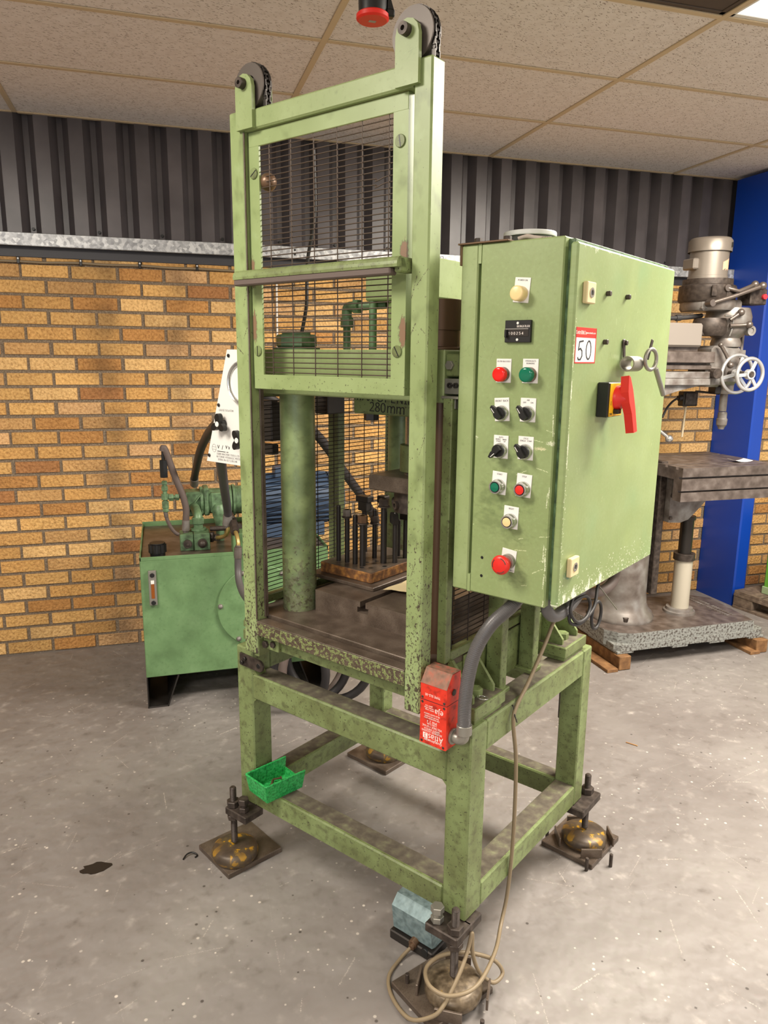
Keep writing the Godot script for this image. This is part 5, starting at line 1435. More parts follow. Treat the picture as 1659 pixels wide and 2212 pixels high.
func build_hoses() -> void:
	hose("black hose curving from behind the white gauge panel down to the pump", [Vector3(0.218, 1.417, -2.450), Vector3(0.199, 1.391, -2.500), Vector3(0.179, 1.335, -2.750), Vector3(0.164, 1.270, -3.000), Vector3(0.150, 1.184, -3.250), Vector3(0.142, 1.078, -3.500), Vector3(0.136, 1.020, -3.600), Vector3(0.135, 0.995, -3.630)], 0.0175, M.hose, [1])
	hose("dusty grey-brown hose arching from the black grip down to the valve block", [Vector3(-0.004, 1.165, -3.450), Vector3(0.001, 1.180, -3.450), Vector3(0.016, 1.142, -3.450), Vector3(0.044, 1.046, -3.450), Vector3(0.074, 0.959, -3.450), Vector3(0.086, 0.894, -3.450), Vector3(0.084, 0.854, -3.450), Vector3(0.082, 0.822, -3.450)], 0.0155, M.hosegrey, [1])
	hose("thin dark hose hanging below the tee at the left of the valve block", [Vector3(-0.005, 0.881, -3.450), Vector3(-0.000, 0.850, -3.450), Vector3(0.016, 0.810, -3.450), Vector3(0.034, 0.785, -3.450), Vector3(0.050, 0.776, -3.450)], 0.0085, M.hosegrey, [0])
	hose("dark grey hose dropping straight from the gauge panel's lower edge to a brass elbow", [Vector3(0.175, 1.305, -2.450), Vector3(0.181, 1.261, -2.500), Vector3(0.198, 1.192, -2.700), Vector3(0.227, 1.072, -3.000), Vector3(0.255, 0.946, -3.250), Vector3(0.264, 0.890, -3.325), Vector3(0.263, 0.862, -3.338)], 0.0185, mat(C("4f4b4d"), 0.5), [1])
	hose("short grey hose bending out of the filter behind the press's left post", [Vector3(0.294, 0.728, -3.220), Vector3(0.292, 0.655, -3.220), Vector3(0.292, 0.607, -3.180), Vector3(0.303, 0.574, -3.100), Vector3(0.327, 0.563, -3.000), Vector3(0.362, 0.563, -2.900)], 0.0155, mat(C("55504f"), 0.5), [0])
	hose("black hose slanting down behind the press's left wire guard", [Vector3(0.346, 1.454, -2.750), Vector3(0.421, 1.413, -2.800), Vector3(0.499, 1.351, -2.850), Vector3(0.610, 1.266, -2.950), Vector3(0.741, 1.100, -3.050), Vector3(0.862, 0.947, -3.150), Vector3(0.939, 0.836, -3.250)], 0.019, M.hose, [])
	solo("pipe_elbow", "brass pipe elbow between the dark grey hose and the valve block", "pipe", ROOM, Vector3(0.23, 0.756, -3.4), MB.new().tube(cr([Vector3(0.263, 0.836, -3.340), Vector3(0.262, 0.808, -3.340), Vector3(0.251, 0.780, -3.360), Vector3(0.223, 0.765, -3.390), Vector3(0.20, 0.757, -3.435)], 6), 0.0095, 12), M.brass)
	solo("pipe_elbow", "small brass pipe elbow on the filter beside the press's left post", "pipe", ROOM, Vector3(0.29, 0.73, -3.24), MB.new().tube(cr([Vector3(0.288, 0.822, -3.268), Vector3(0.294, 0.805, -3.245), Vector3(0.297, 0.775, -3.222), Vector3(0.295, 0.745, -3.220)], 6), 0.0095, 12), M.brass)
	# hose loops hanging to the floor between the tank and the press
	var lo := [[0.55, 0.20, 0.9, 0.15, M.hose, "black hose loop nearest the tank, hanging to the floor behind the press"], [0.62, 0.21, -0.5, 0.19, M.hosegrey, "dusty grey hose loop hanging to the floor behind the press"], [0.68, 0.22, 0.5, 0.20, M.hose, "black hose loop farthest right behind the press's lower beam"], [0.60, 0.20, 0.1, 0.17, M.hose, "black hose loop in the middle of the bunch behind the press"]]
	for s in lo:
		var cc := Vector3(s[0], s[1], -3.13)
		var ax := Vector3(cos(s[2]), 0, sin(s[2]))
		solo("looped_hose", s[5], "hose", ROOM, cc, MB.new().tube(ring(cc, ax, Vector3.UP, s[3], 36, s[1] - 0.022), 0.020, 10, true), s[4], "hose loops behind the press")
	# cable that runs down from above to the column nut
	solo("sensor_cable", "thin black cable hanging in a bow behind the gate mesh down to the column nut", "cable", PRESS, p(-1.52, 1.655, 1.56), MB.new().tube(cr([p(-1.50, 2.14, 1.56), p(-1.496, 2.0, 1.56), p(-1.505, 1.93, 1.56), p(-1.525, 1.86, 1.56), p(-1.530, 1.80, 1.56), p(-1.522, 1.74, 1.55), p(-1.510, 1.70, 1.53), p(-1.503, 1.655, 1.51)], 6), 0.005, 8), M.rubber)

func build_gauge_panel() -> void:
	var o := thing("gauge_panel", "white sloping gauge panel with a black three-lobed knob fixed left of the press", "panel", PRESS, p(-1.80, 1.254, 1.5))
	part("plate", MB.new().prism(PackedVector2Array([Vector2(-1.815, 1.607), Vector2(-1.933, 1.254), Vector2(-1.695, 1.254), Vector2(-1.69, 1.607)]), p(0, 0, 1.503), Vector3.RIGHT, Vector3.UP, Vector3(0, 0, 1), 0.003), M.white, o)
	part("bracket", bx(-1.80, -1.626, 1.30, 1.33, 1.503, 1.53, 0.002).box(p(-1.76, 1.44, 1.503), p(-1.626, 1.46, 1.53), 0.002).box(p(-1.72, 1.34, 1.506), p(-1.63, 1.455, 1.62), 0.004), M.stud, o)
	for s in [[-1.809, 1.589], [-1.864, 1.437], [-1.920, 1.274]]:
		part("screw", MB.new().cyl(p(s[0] + 0.002, s[1], 1.5), p(s[0] + 0.002, s[1], 1.496), 0.0055, 14), M.black, o)
	var g0 := p(-1.735, 1.508, 1.5)
	var ga := part("pressure_gauge", MB.new().lathe(PackedVector2Array([Vector2(0.062, 0), Vector2(0.066, 0.004), Vector2(0.066, 0.016), Vector2(0.060, 0.021), Vector2(0.054, 0.018), Vector2(0.053, 0.012)]), g0, Vector3(0, 0, 1), 44, true), M.chrome, o)
	part("dial", MB.new().cyl(g0, g0 + Vector3(0, 0, 0.012), 0.054, 40), M.white, ga)
	part("ring", MB.new().pipe(g0, g0 + Vector3(0, 0, 0.006), 0.070, 0.060, 44), M.black, ga)
	for s in [[-1.838, 1.380, 0.0], [-1.748, 1.336, 0.5]]:
		var c0 := p(s[0], s[1], 1.5)
		var kb := MB.new()
		kb.cyl(c0, c0 + Vector3(0, 0, 0.016), 0.012, 16)
		var lp := PackedVector2Array()
		for i in 48:
			var a := TAU * i / 48
			lp.append(Vector2(cos(a + s[2]), sin(a + s[2])) * (0.0215 + 0.0115 * cos(3.0 * (a - PI / 2))))
		kb.prism(lp, c0 + Vector3(0, 0, 0.014), Vector3.RIGHT, Vector3.UP, Vector3(0, 0, 1), 0.016)
		var k3 := part("star_knob", kb, M.black, o)
		part("cap", MB.new().cyl(c0 + Vector3(0, 0, 0.029), c0 + Vector3(0, 0, 0.0315), 0.0085, 20), M.white, k3)
	var T := Vector3.RIGHT
	lettering("GAUGE ISOLATOR", 0.0062, p(-1.828, 1.4215, 1.4998), T, Vector3.UP, M.inkgrey, o)
	lettering("ESBRI MACHINE TOOLS LTD", 0.0062, p(-1.826, 1.2825, 1.4998), T, Vector3.UP, M.inkgrey, o)
	lettering("60 TONNE HYDRAULIC PRESS", 0.0062, p(-1.826, 1.2735, 1.4998), T, Vector3.UP, M.inkgrey, o)
	lettering("SERIAL No 027.2.80.348", 0.0062, p(-1.830, 1.2645, 1.4998), T, Vector3.UP, M.inkgrey, o)
	var em := MB.new()
	var c1 := p(-1.893, 1.299, 1.4997)
	em.tube(ring(c1, T, Vector3.UP, 0.010, 24, 0.0125), 0.0005, 4, true)
	for dy in [-0.004, 0.004]:
		em.box(c1 + Vector3(-0.009, dy - 0.0004, 0), c1 + Vector3(0.009, dy + 0.0004, 0.0003), 0.0)
	part("emblem", em, M.inkgrey, o)
	var wm := MB.new()
	for s in [[[0, 0.014], [0.004, 0.004], [0.009, 0.014]], [[0.022, 0.002], [0.026, 0.014]], [[0.040, 0.015], [0.043, 0.006], [0.047, 0.015]], [[0.053, 0.014], [0.056, 0.005], [0.059, 0.012]]]:
		var pp := PackedVector2Array()
		for q in s:
			pp.append(Vector2(q[0], q[1]))
		wm.ribbon(pp, 0.0018, p(-1.876, 1.296, 1.4998), T, Vector3.UP)
	wm.box(p(-1.878, 1.2895, 1.4998), p(-1.838, 1.2915, 1.4995), 0.0).box(p(-1.833, 1.2895, 1.4998), p(-1.824, 1.2915, 1.4995), 0.0)
	part("wordmark", wm, M.ink, o)

# ---------- drilling machine and what is around it ----------
func build_drill() -> void:
	var Z := -3.38
	var o := thing("drilling_machine", "grey column drilling machine with two bright handwheels, standing on timber battens by the blue column", "drill", ROOM, Vector3(2.65, 0.076, Z))
	var bp := PackedVector2Array([Vector2(2.20, -3.60), Vector2(2.20, -3.22), Vector2(2.245, -3.16), Vector2(2.31, -3.125), Vector2(3.09, -3.125), Vector2(3.10, -3.20), Vector2(3.13, -3.52), Vector2(3.02, -3.62), Vector2(2.26, -3.64)])
	var base := MB.new().prism(bp, Vector3(0, 0.10, 0), Vector3.RIGHT, Vector3(0, 0, 1), Vector3.UP, 0.08)
	var lug := PackedVector2Array([Vector2(2.21, -3.62), Vector2(2.21, -3.14), Vector2(2.24, -3.115), Vector2(3.13, -3.115), Vector2(3.165, -3.14), Vector2(3.165, -3.24), Vector2(3.12, -3.27), Vector2(3.10, -3.62)])
	base.prism(lug, Vector3(0, 0.090, 0), Vector3.RIGHT, Vector3(0, 0, 1), Vector3.UP, 0.035)
	for x in [2.22, 2.56, 2.80, 3.06]:
		base.box(Vector3(x, 0.077, -3.40), Vector3(x + 0.10, 0.092, -3.117), 0.002)
	part("base", base, M.castchip, o)
	part("base_top", MB.new().prism(Geometry2D.offset_polygon(bp, -0.003)[0], Vector3(0, 0.1795, 0), Vector3.RIGHT, Vector3(0, 0, 1), Vector3.UP, 0.0015), M.table, o)
	var rl := MB.new()
	rng.seed = 3
	for r in 2:
		for i in 18:
			if i == 8:
				continue
			rl.box(Vector3(2.98 + r * 0.035 + i * 0.001, 0.181, -3.56 + i * 0.019), Vector3(2.998 + r * 0.035 + i * 0.001, 0.184, -3.548 + i * 0.019 + rng.randf_range(-0.002, 0.002)), 0.001)
	var rlo := part("raised_mark", rl, M.cast, o)
	rlo.set_meta("kind", "stuff")
	part("column", MB.new().lathe(PackedVector2Array([Vector2(0, 0.181), Vector2(0.178, 0.181), Vector2(0.180, 0.195), Vector2(0.172, 0.203), Vector2(0.170, 0.215), Vector2(0.150, 0.235), Vector2(0.136, 0.27), Vector2(0.131, 0.33), Vector2(0.129, 1.40), Vector2(0, 1.40)]), Vector3(2.417, 0, -3.40), Vector3.UP, 40, true), M.cast, o)
	part("flange_bolt", MB.new().hexa(Vector3(2.35, 0.20, -3.25), Vector3(2.35, 0.222, -3.25), 0.016), M.iron, o)
	part("slideway", MB.new().box(Vector3(2.535, 0.32, -3.50), Vector3(2.575, 1.06, -3.30), 0.004), M.iron, o)
	# knee and table
	part("knee", MB.new().prism(PackedVector2Array([Vector2(2.575, 0.735), Vector2(2.575, 1.03), Vector2(2.90, 1.0), Vector2(2.90, 0.94), Vector2(2.76, 0.80), Vector2(2.70, 0.745), Vector2(2.65, 0.73)]), Vector3(0, 0, -3.46), Vector3.RIGHT, Vector3.UP, Vector3(0, 0, 1), 0.20), M.cast, o)
	for y in [0.76, 0.88, 0.99]:
		part("knee_bolt", MB.new().hexa(Vector3(2.583, y, -3.262), Vector3(2.583, y, -3.25), 0.010), M.iron, o)
	part("lever_table", MB.new().tube(PackedVector3Array([Vector3(2.50, 1.225, -3.30), Vector3(2.545, 1.188, -3.28)]), 0.009, 10).ball(Vector3(2.548, 1.183, -3.28), 0.020), M.chrome, o)
	var tp := [Vector2(-3.12, 1.05), Vector2(-3.155, 1.05), Vector2(-3.155, 1.038), Vector2(-3.175, 1.038), Vector2(-3.175, 1.05), Vector2(-3.24, 1.05), Vector2(-3.24, 1.038), Vector2(-3.26, 1.038), Vector2(-3.26, 1.05), Vector2(-3.56, 1.05), Vector2(-3.56, 1.038), Vector2(-3.58, 1.038), Vector2(-3.58, 1.05), Vector2(-3.67, 1.05), Vector2(-3.67, 0.985), Vector2(-3.185, 0.985), Vector2(-3.185, 0.875), Vector2(-3.12, 0.875),
		Vector2(-3.12, 0.922), Vector2(-3.148, 0.922), Vector2(-3.148, 0.932), Vector2(-3.12, 0.932), Vector2(-3.12, 0.992), Vector2(-3.148, 0.992), Vector2(-3.148, 1.003), Vector2(-3.12, 1.003)]
	part("table", MB.new().prism(PackedVector2Array(tp), Vector3(2.525, 0, 0), Vector3(0, 0, 1), Vector3.UP, Vector3.RIGHT, 0.62), M.table, o, "brown steel box table with T-slots")
	# screw jack
	var jx := 2.78
	var jz := -3.36
	part("jack_flange", MB.new().lathe(PackedVector2Array([Vector2(0, 0), Vector2(0.088, 0), Vector2(0.086, 0.012), Vector2(0.076, 0.016), Vector2(0.072, 0.03), Vector2(0, 0.03)]), Vector3(jx, 0.181, jz), Vector3.UP, 30), M.cast, o)
	part("jack_tube", MB.new().cyl(Vector3(jx, 0.20, jz), Vector3(jx, 0.495, jz), 0.049, 30), mat(C("b9b1a0"), 0.4, 0.1), o, "pale cream tube of the table screw")
	part("jack_collar", MB.new().cyl(Vector3(jx, 0.49, jz), Vector3(jx, 0.528, jz), 0.058, 30), M.iron, o)
	part("jack_sleeve", MB.new().cyl(Vector3(jx, 0.528, jz), Vector3(jx, 0.725, jz), 0.036, 24).cyl(Vector3(jx, 0.72, jz), Vector3(jx, 0.742, jz), 0.043, 24).cyl(Vector3(jx, 0.74, jz), Vector3(jx, 0.90, jz), 0.018, 18), M.stud, o)
	# overarm
	var ar := MB.new()
	ar.box(Vector3(2.33, 1.655, -3.50), Vector3(2.70, 1.775, -3.28), 0.01)
	part("arm_cover", ar, mat(C("857d75"), 0.55, 0.2), o)
	var a2 := MB.new()
	a2.box(Vector3(2.28, 1.575, -3.50), Vector3(2.78, 1.632, -3.27), 0.003).box(Vector3(2.28, 1.632, -3.47), Vector3(2.70, 1.66, -3.31), 0.002).box(Vector3(2.28, 1.54, -3.48), Vector3(2.78, 1.565, -3.29), 0.003).box(Vector3(2.28, 1.56, -3.44), Vector3(2.78, 1.58, -3.33), 0.0)
	part("slide", a2, M.table, o)
	var a3 := MB.new()
	a3.box(Vector3(2.28, 1.495, -3.50), Vector3(2.77, 1.53, -3.28), 0.003).box(Vector3(2.28, 1.46, -3.49), Vector3(2.77, 1.495, -3.275), 0.003).prism(PackedVector2Array([Vector2(2.28, 1.465), Vector2(2.76, 1.465), Vector2(2.60, 1.432), Vector2(2.45, 1.39), Vector2(2.28, 1.35)]), Vector3(0, 0, -3.47), Vector3.RIGHT, Vector3.UP, Vector3(0, 0, 1), 0.17)
	part("arm", a3, M.cast, o)
	# head
	var hd := MB.new()
	hd.box(Vector3(2.80, 1.46, -3.47), Vector3(2.985, 1.665, -3.31), 0.018).box(Vector3(2.76, 1.45, -3.46), Vector3(2.86, 1.555, -3.30), 0.012)
	hd.lathe(PackedVector2Array([Vector2(0, 0), Vector2(0.075, 0), Vector2(0.078, 0.02), Vector2(0.07, 0.045), Vector2(0.085, 0.06), Vector2(0.115, 0.085), Vector2(0.118, 0.155), Vector2(0.105, 0.20), Vector2(0, 0.20)]), Vector3(2.93, 1.66, Z), Vector3.UP, 32, true)
	part("head", hd, M.cast, o)
	part("gear_guard", MB.new().lathe(PackedVector2Array([Vector2(0.07, 0), Vector2(0.085, 0.02), Vector2(0.088, 0.06), Vector2(0.08, 0.09), Vector2(0, 0.09)]), Vector3(2.80, 1.715, -3.36), Vector3.UP, 26, true).box(Vector3(2.70, 1.715, -3.44), Vector3(2.80, 1.74, -3.32), 0.004), M.iron, o)
	part("guard_rim", MB.new().tube(cr([Vector3(2.80, 1.815, -3.255), Vector3(2.862, 1.81, -3.27), Vector3(2.878, 1.77, -3.28), Vector3(2.862, 1.735, -3.27), Vector3(2.84, 1.71, -3.255)], 5), 0.005, 8), M.chrome, o)
	part("upper_housing", MB.new().lathe(PackedVector2Array([Vector2(0.125, 0), Vector2(0.14, 0.02), Vector2(0.14, 0.05), Vector2(0.12, 0.055), Vector2(0, 0.055)]), Vector3(2.81, 1.845, -3.40), Vector3.UP, 32, true).box(Vector3(2.70, 1.84, -3.50), Vector3(2.95, 1.90, -3.30), 0.012), M.cast, o)
	part("belt_housing", MB.new().lathe(PackedVector2Array([Vector2(0.13, 0), Vector2(0.142, 0.01), Vector2(0.14, 0.085), Vector2(0.125, 0.09), Vector2(0.125, 0.118), Vector2(0, 0.12)]), Vector3(2.795, 1.885, -3.40), Vector3.UP, 36, true).box(Vector3(2.715, 1.91, -3.27), Vector3(2.745, 1.965, -3.262), 0.002).box(Vector3(2.80, 1.905, -3.262), Vector3(2.86, 1.96, -3.255), 0.002), M.iron, o)
	part("motor", MB.new().cyl(Vector3(2.79, 2.0, -3.40), Vector3(2.79, 2.15, -3.40), 0.096, 36).cyl(Vector3(2.79, 1.998, -3.40), Vector3(2.79, 2.02, -3.40), 0.099, 36).box(Vector3(2.665, 2.05, -3.45), Vector3(2.70, 2.105, -3.36), 0.006), M.silver, o)
	part("motor_cap", MB.new().lathe(PackedVector2Array([Vector2(0.108, 0), Vector2(0.108, 0.055), Vector2(0.098, 0.068), Vector2(0, 0.070)]), Vector3(2.79, 2.14, -3.40), Vector3.UP, 36, true), M.silver, o)
	part("torn_label", label_patch(), mat(C("d9a888"), 0.7), o, "torn pinkish paper label on the motor")
	part("vent_slot", MB.new().box(Vector3(2.842, 2.158, -3.3065), Vector3(2.848, 2.182, -3.300), 0.0), M.black, o)
	# levers with ball ends
	var lv := [[Vector3(2.715, 1.875, -3.26), Vector3(2.83, 1.91, -3.24), Vector3(2.985, 1.965, -3.22), 0.011], [Vector3(2.80, 1.952, -3.26), Vector3(2.85, 1.935, -3.23), Vector3(2.955, 1.973, -3.24), 0.010], [Vector3(2.85, 1.795, -3.27), Vector3(2.87, 1.812, -3.26), Vector3(2.895, 1.833, -3.25), 0.010], [Vector3(2.85, 1.766, -3.27), Vector3(2.90, 1.768, -3.26), Vector3(2.945, 1.772, -3.24), 0.010], [Vector3(2.815, 1.668, -3.28), Vector3(2.845, 1.62, -3.27), Vector3(2.872, 1.565, -3.26), 0.009]]
	for l in lv:
		var b := MB.new()
		b.tube(PackedVector3Array([l[0], l[1], l[2]]), l[3], 10).ball(l[2], l[3] * 1.9)
		if l == lv[4]:
			b.ball(l[0], 0.013)
		if l == lv[0] or l == lv[1]:
			b.cyl(l[0] + Vector3(0, 0, 0.012), l[0] - Vector3(0, 0, 0.03), 0.018, 14)
		part("lever", b, M.leverm, o)
	part("knob", MB.new().cyl(Vector3(2.795, 1.522, -3.31), Vector3(2.785, 1.521, -3.245), 0.026, 22), M.iron, o)
	part("boss", MB.new().pipe(Vector3(2.985, 1.743, -3.29), Vector3(2.985, 1.743, -3.26), 0.026, 0.014).cyl(Vector3(2.985, 1.743, -3.29), Vector3(2.985, 1.743, -3.265), 0.014), M.cast, o)
	part("depth_rod", MB.new().cyl(Vector3(3.02, 1.54, -3.36), Vector3(3.02, 1.80, -3.36), 0.009, 12).box(Vector3(3.0, 1.60, -3.375), Vector3(3.04, 1.645, -3.345), 0.003), M.cast, o)
	part("control_box", MB.new().box(Vector3(2.955, 1.875, -3.36), Vector3(3.06, 1.955, -3.26), 0.005), M.iron, o)
	part("stop_button", MB.new().cyl(Vector3(3.035, 1.915, -3.26), Vector3(3.035, 1.915, -3.245), 0.014, 18), mat(C("b02a30"), 0.3), o)
	# handwheels
	for s in [[-3.255, 0.098, 0.009], [-3.165, 0.080, 0.010]]:
		var c0 := Vector3(2.915, 1.52, s[0])
		var b := MB.new()
		b.tube(ring(c0, Vector3.RIGHT, Vector3.UP, s[1], 40), s[2], 12, true)
		b.cyl(c0 - Vector3(0, 0, 0.015), c0 + Vector3(0, 0, 0.012), 0.026, 22)
		for k in 3:
			var a: float = 0.5 + TAU * k / 3 + s[1] * 8.0
			b.bar(c0 + Vector3(cos(a), sin(a), 0) * 0.02, c0 + Vector3(cos(a), sin(a), 0) * s[1], 0.018, 0.009, Vector3(0, 0, 1))
		part("handwheel", b, M.wheel, o, "bright polished handwheel")
	part("wheel_shaft", MB.new().cyl(Vector3(2.915, 1.52, -3.33), Vector3(2.915, 1.52, -3.15), 0.016, 16), M.iron, o)
	# quill and chuck
	part("quill", MB.new().cyl(Vector3(2.955, 1.41, Z), Vector3(2.955, 1.47, Z), 0.045, 26).cyl(Vector3(2.955, 1.315, Z), Vector3(2.955, 1.42, Z), 0.020, 22), M.cast, o)
	part("chuck", MB.new().lathe(PackedVector2Array([Vector2(0, 0), Vector2(0.014, 0), Vector2(0.018, 0.012), Vector2(0.027, 0.025), Vector2(0.029, 0.055), Vector2(0.024, 0.062), Vector2(0.024, 0.088), Vector2(0.020, 0.095), Vector2(0, 0.096)]), Vector3(2.958, 1.217, Z), Vector3.UP, 26), M.cast, o)
	part("belt_cover_bar", MB.new().tube(PackedVector3Array([Vector3(2.80, 1.422, -3.42), Vector3(2.94, 1.41, -3.40)]), 0.006, 8).box(Vector3(2.88, 1.41, -3.42), Vector3(2.92, 1.45, -3.36), 0.003), M.stud, o)
	var lbx := part("foot_switch_box", MB.new().box(Vector3(2.775, 1.337, -3.53), Vector3(2.872, 1.418, -3.48), 0.005), M.stud, o)
	part("cover", MB.new().box(Vector3(2.785, 1.345, -3.481), Vector3(2.862, 1.41, -3.474), 0.002), M.iron, lbx)
	part("pull_rod", MB.new().tube(PackedVector3Array([Vector3(2.810, 1.338, -3.50), Vector3(2.803, 1.165, -3.50)]), 0.006, 10), mat(C("b3a68c"), 0.5), lbx)
	part("supply_cable", MB.new().tube(cr([Vector3(2.775, 1.385, -3.50), Vector3(2.73, 1.37, -3.50), Vector3(2.68, 1.33, -3.49), Vector3(2.64, 1.28, -3.47)], 5), 0.006, 8).cyl(Vector3(2.78, 1.385, -3.50), Vector3(2.755, 1.38, -3.50), 0.016, 12), M.rubber, o)
	part("motor_cable", MB.new().tube(cr([Vector3(2.50, 1.80, -3.38), Vector3(2.58, 1.803, -3.38), Vector3(2.67, 1.808, -3.38), Vector3(2.76, 1.82, -3.38)], 4), 0.012, 10).cyl(Vector3(2.60, 1.804, -3.38), Vector3(2.63, 1.806, -3.38), 0.016, 12), M.rubber, o)
	solo("paper_note", "curled white paper lying on the drilling machine table", "paper", ROOM, Vector3(2.99, 1.052, -3.26), paper_curl(Vector3(2.95, 1.0525, -3.30), Vector3(0.10, 0, 0.01), Vector3(0.01, 0, 0.06), 0.012), M.paperwhite)
	# battens
	for s in [[2.215, 2.285, 2.14, "timber batten under the left end of the drilling machine base"], [3.09, 3.165, 3.045, "timber batten with a pale sawn end under the right end of the drilling machine base"]]:
		solo("timber_batten", s[3], "timber", ROOM, Vector3((s[0] + s[1]) / 2, 0, -3.4), MB.new().box(Vector3(s[0], 0.002, -3.72), Vector3(s[1], 0.076, -3.085), 0.003), M.batten, "battens under the drilling machine")
		solo("wooden_lath", "thin lath lying beside the " + ("left" if s[0] < 2.5 else "right") + " timber batten", "timber", ROOM, Vector3(s[2] + 0.03, 0, -3.4), MB.new().box(Vector3(s[2], 0.0, -3.70), Vector3(s[2] + 0.065, 0.018, -3.075), 0.002), M.batten)
	# pallet and the green casting on it
	var pl := thing("pallet", "weathered wooden pallet at the right edge beside the blue column", "pallet", ROOM, Vector3(3.9, 0, -3.4))
	var T := Transform3D(Basis(Vector3.UP, 0.16), Vector3(3.535, 0, -3.77))
	for i in 5:
		var b := MB.new()
		b.xf = T
		b.box(Vector3(0, 0.100, 0.004 + i * 0.205), Vector3(1.0, 0.120, 0.19 + i * 0.205), 0.002)
		part("deck_board", b, M.oldwood, pl)
	for x in [0.0, 0.45, 0.90]:
		var b := MB.new()
		b.xf = T
		b.box(Vector3(x, 0.080, 0.0), Vector3(x + 0.10, 0.100, 1.01), 0.002)
		part("stringer_board", b, M.oldwood, pl)
		b = MB.new()
		b.xf = T
		b.box(Vector3(x, 0.0, 0.0), Vector3(x + 0.10, 0.018, 1.01), 0.002)
		part("bottom_board", b, M.oldwood, pl)
		for z in [0.0, 0.44, 0.87]:
			b = MB.new()
			b.xf = T
			b.box(Vector3(x + 0.002, 0.018, z), Vector3(x + 0.098, 0.080, z + 0.14), 0.003)
			part("block", b, M.oldwood, pl)
	var gm := thing("green_casting", "bright green painted machine casting standing on the wooden pallet", "machine part", ROOM, Vector3(3.9, 0.12, -3.3))
	var gb := MB.new()
	gb.xf = Transform3D(Basis(Vector3.UP, 0.16), Vector3(3.655, 0.12, -3.66))
	gb.box(Vector3(0, 0, 0), Vector3(0.5, 0.50, 0.55), 0.012)
	part("body", gb, M.apple, gm)
	gb = MB.new()
	gb.xf = Transform3D(Basis(Vector3.UP, 0.16), Vector3(3.655, 0.12, -3.66))
	gb.box(Vector3(-0.004, 0.0, -0.004), Vector3(0.504, 0.05, 0.554), 0.004)
	part("foot", gb, mat(C("8fa37c"), 0.6), gm)

func label_patch() -> MB:
	var b := MB.new()
	var c0 := Vector3(2.79, 0, -3.40)
	for i in 8:
		var a0 := 0.10 + i * 0.075
		var a1 := a0 + 0.075
		var y0 := 2.045 + 0.004 * (i % 3)
		var y1 := 2.085 + 0.003 * i
		var d0 := Vector3(sin(a0), 0, cos(a0)) * 0.0965
		var d1 := Vector3(sin(a1), 0, cos(a1)) * 0.0965
		b.quad(c0 + d0 + Vector3(0, y0, 0), c0 + d1 + Vector3(0, y0, 0), c0 + d1 + Vector3(0, y1, 0), c0 + d0 + Vector3(0, y1, 0), d0.normalized())
	return b

func paper_curl(o: Vector3, a: Vector3, c: Vector3, h: float) -> MB:
	var b := MB.new()
	for i in 10:
		var t0 := i / 10.0
		var t1 := (i + 1) / 10.0
		var h0 := h * pow(absf(t0 * 2 - 1), 2.0)
		var h1 := h * pow(absf(t1 * 2 - 1), 2.0)
		slab(b, o + a * t0 + Vector3(0, h0, 0), o + a * t1 + Vector3(0, h1, 0), o + a * t1 + c + Vector3(0, h1 * 0.6, 0), o + a * t0 + c + Vector3(0, h0 * 0.6, 0), 0.0004)
	return b

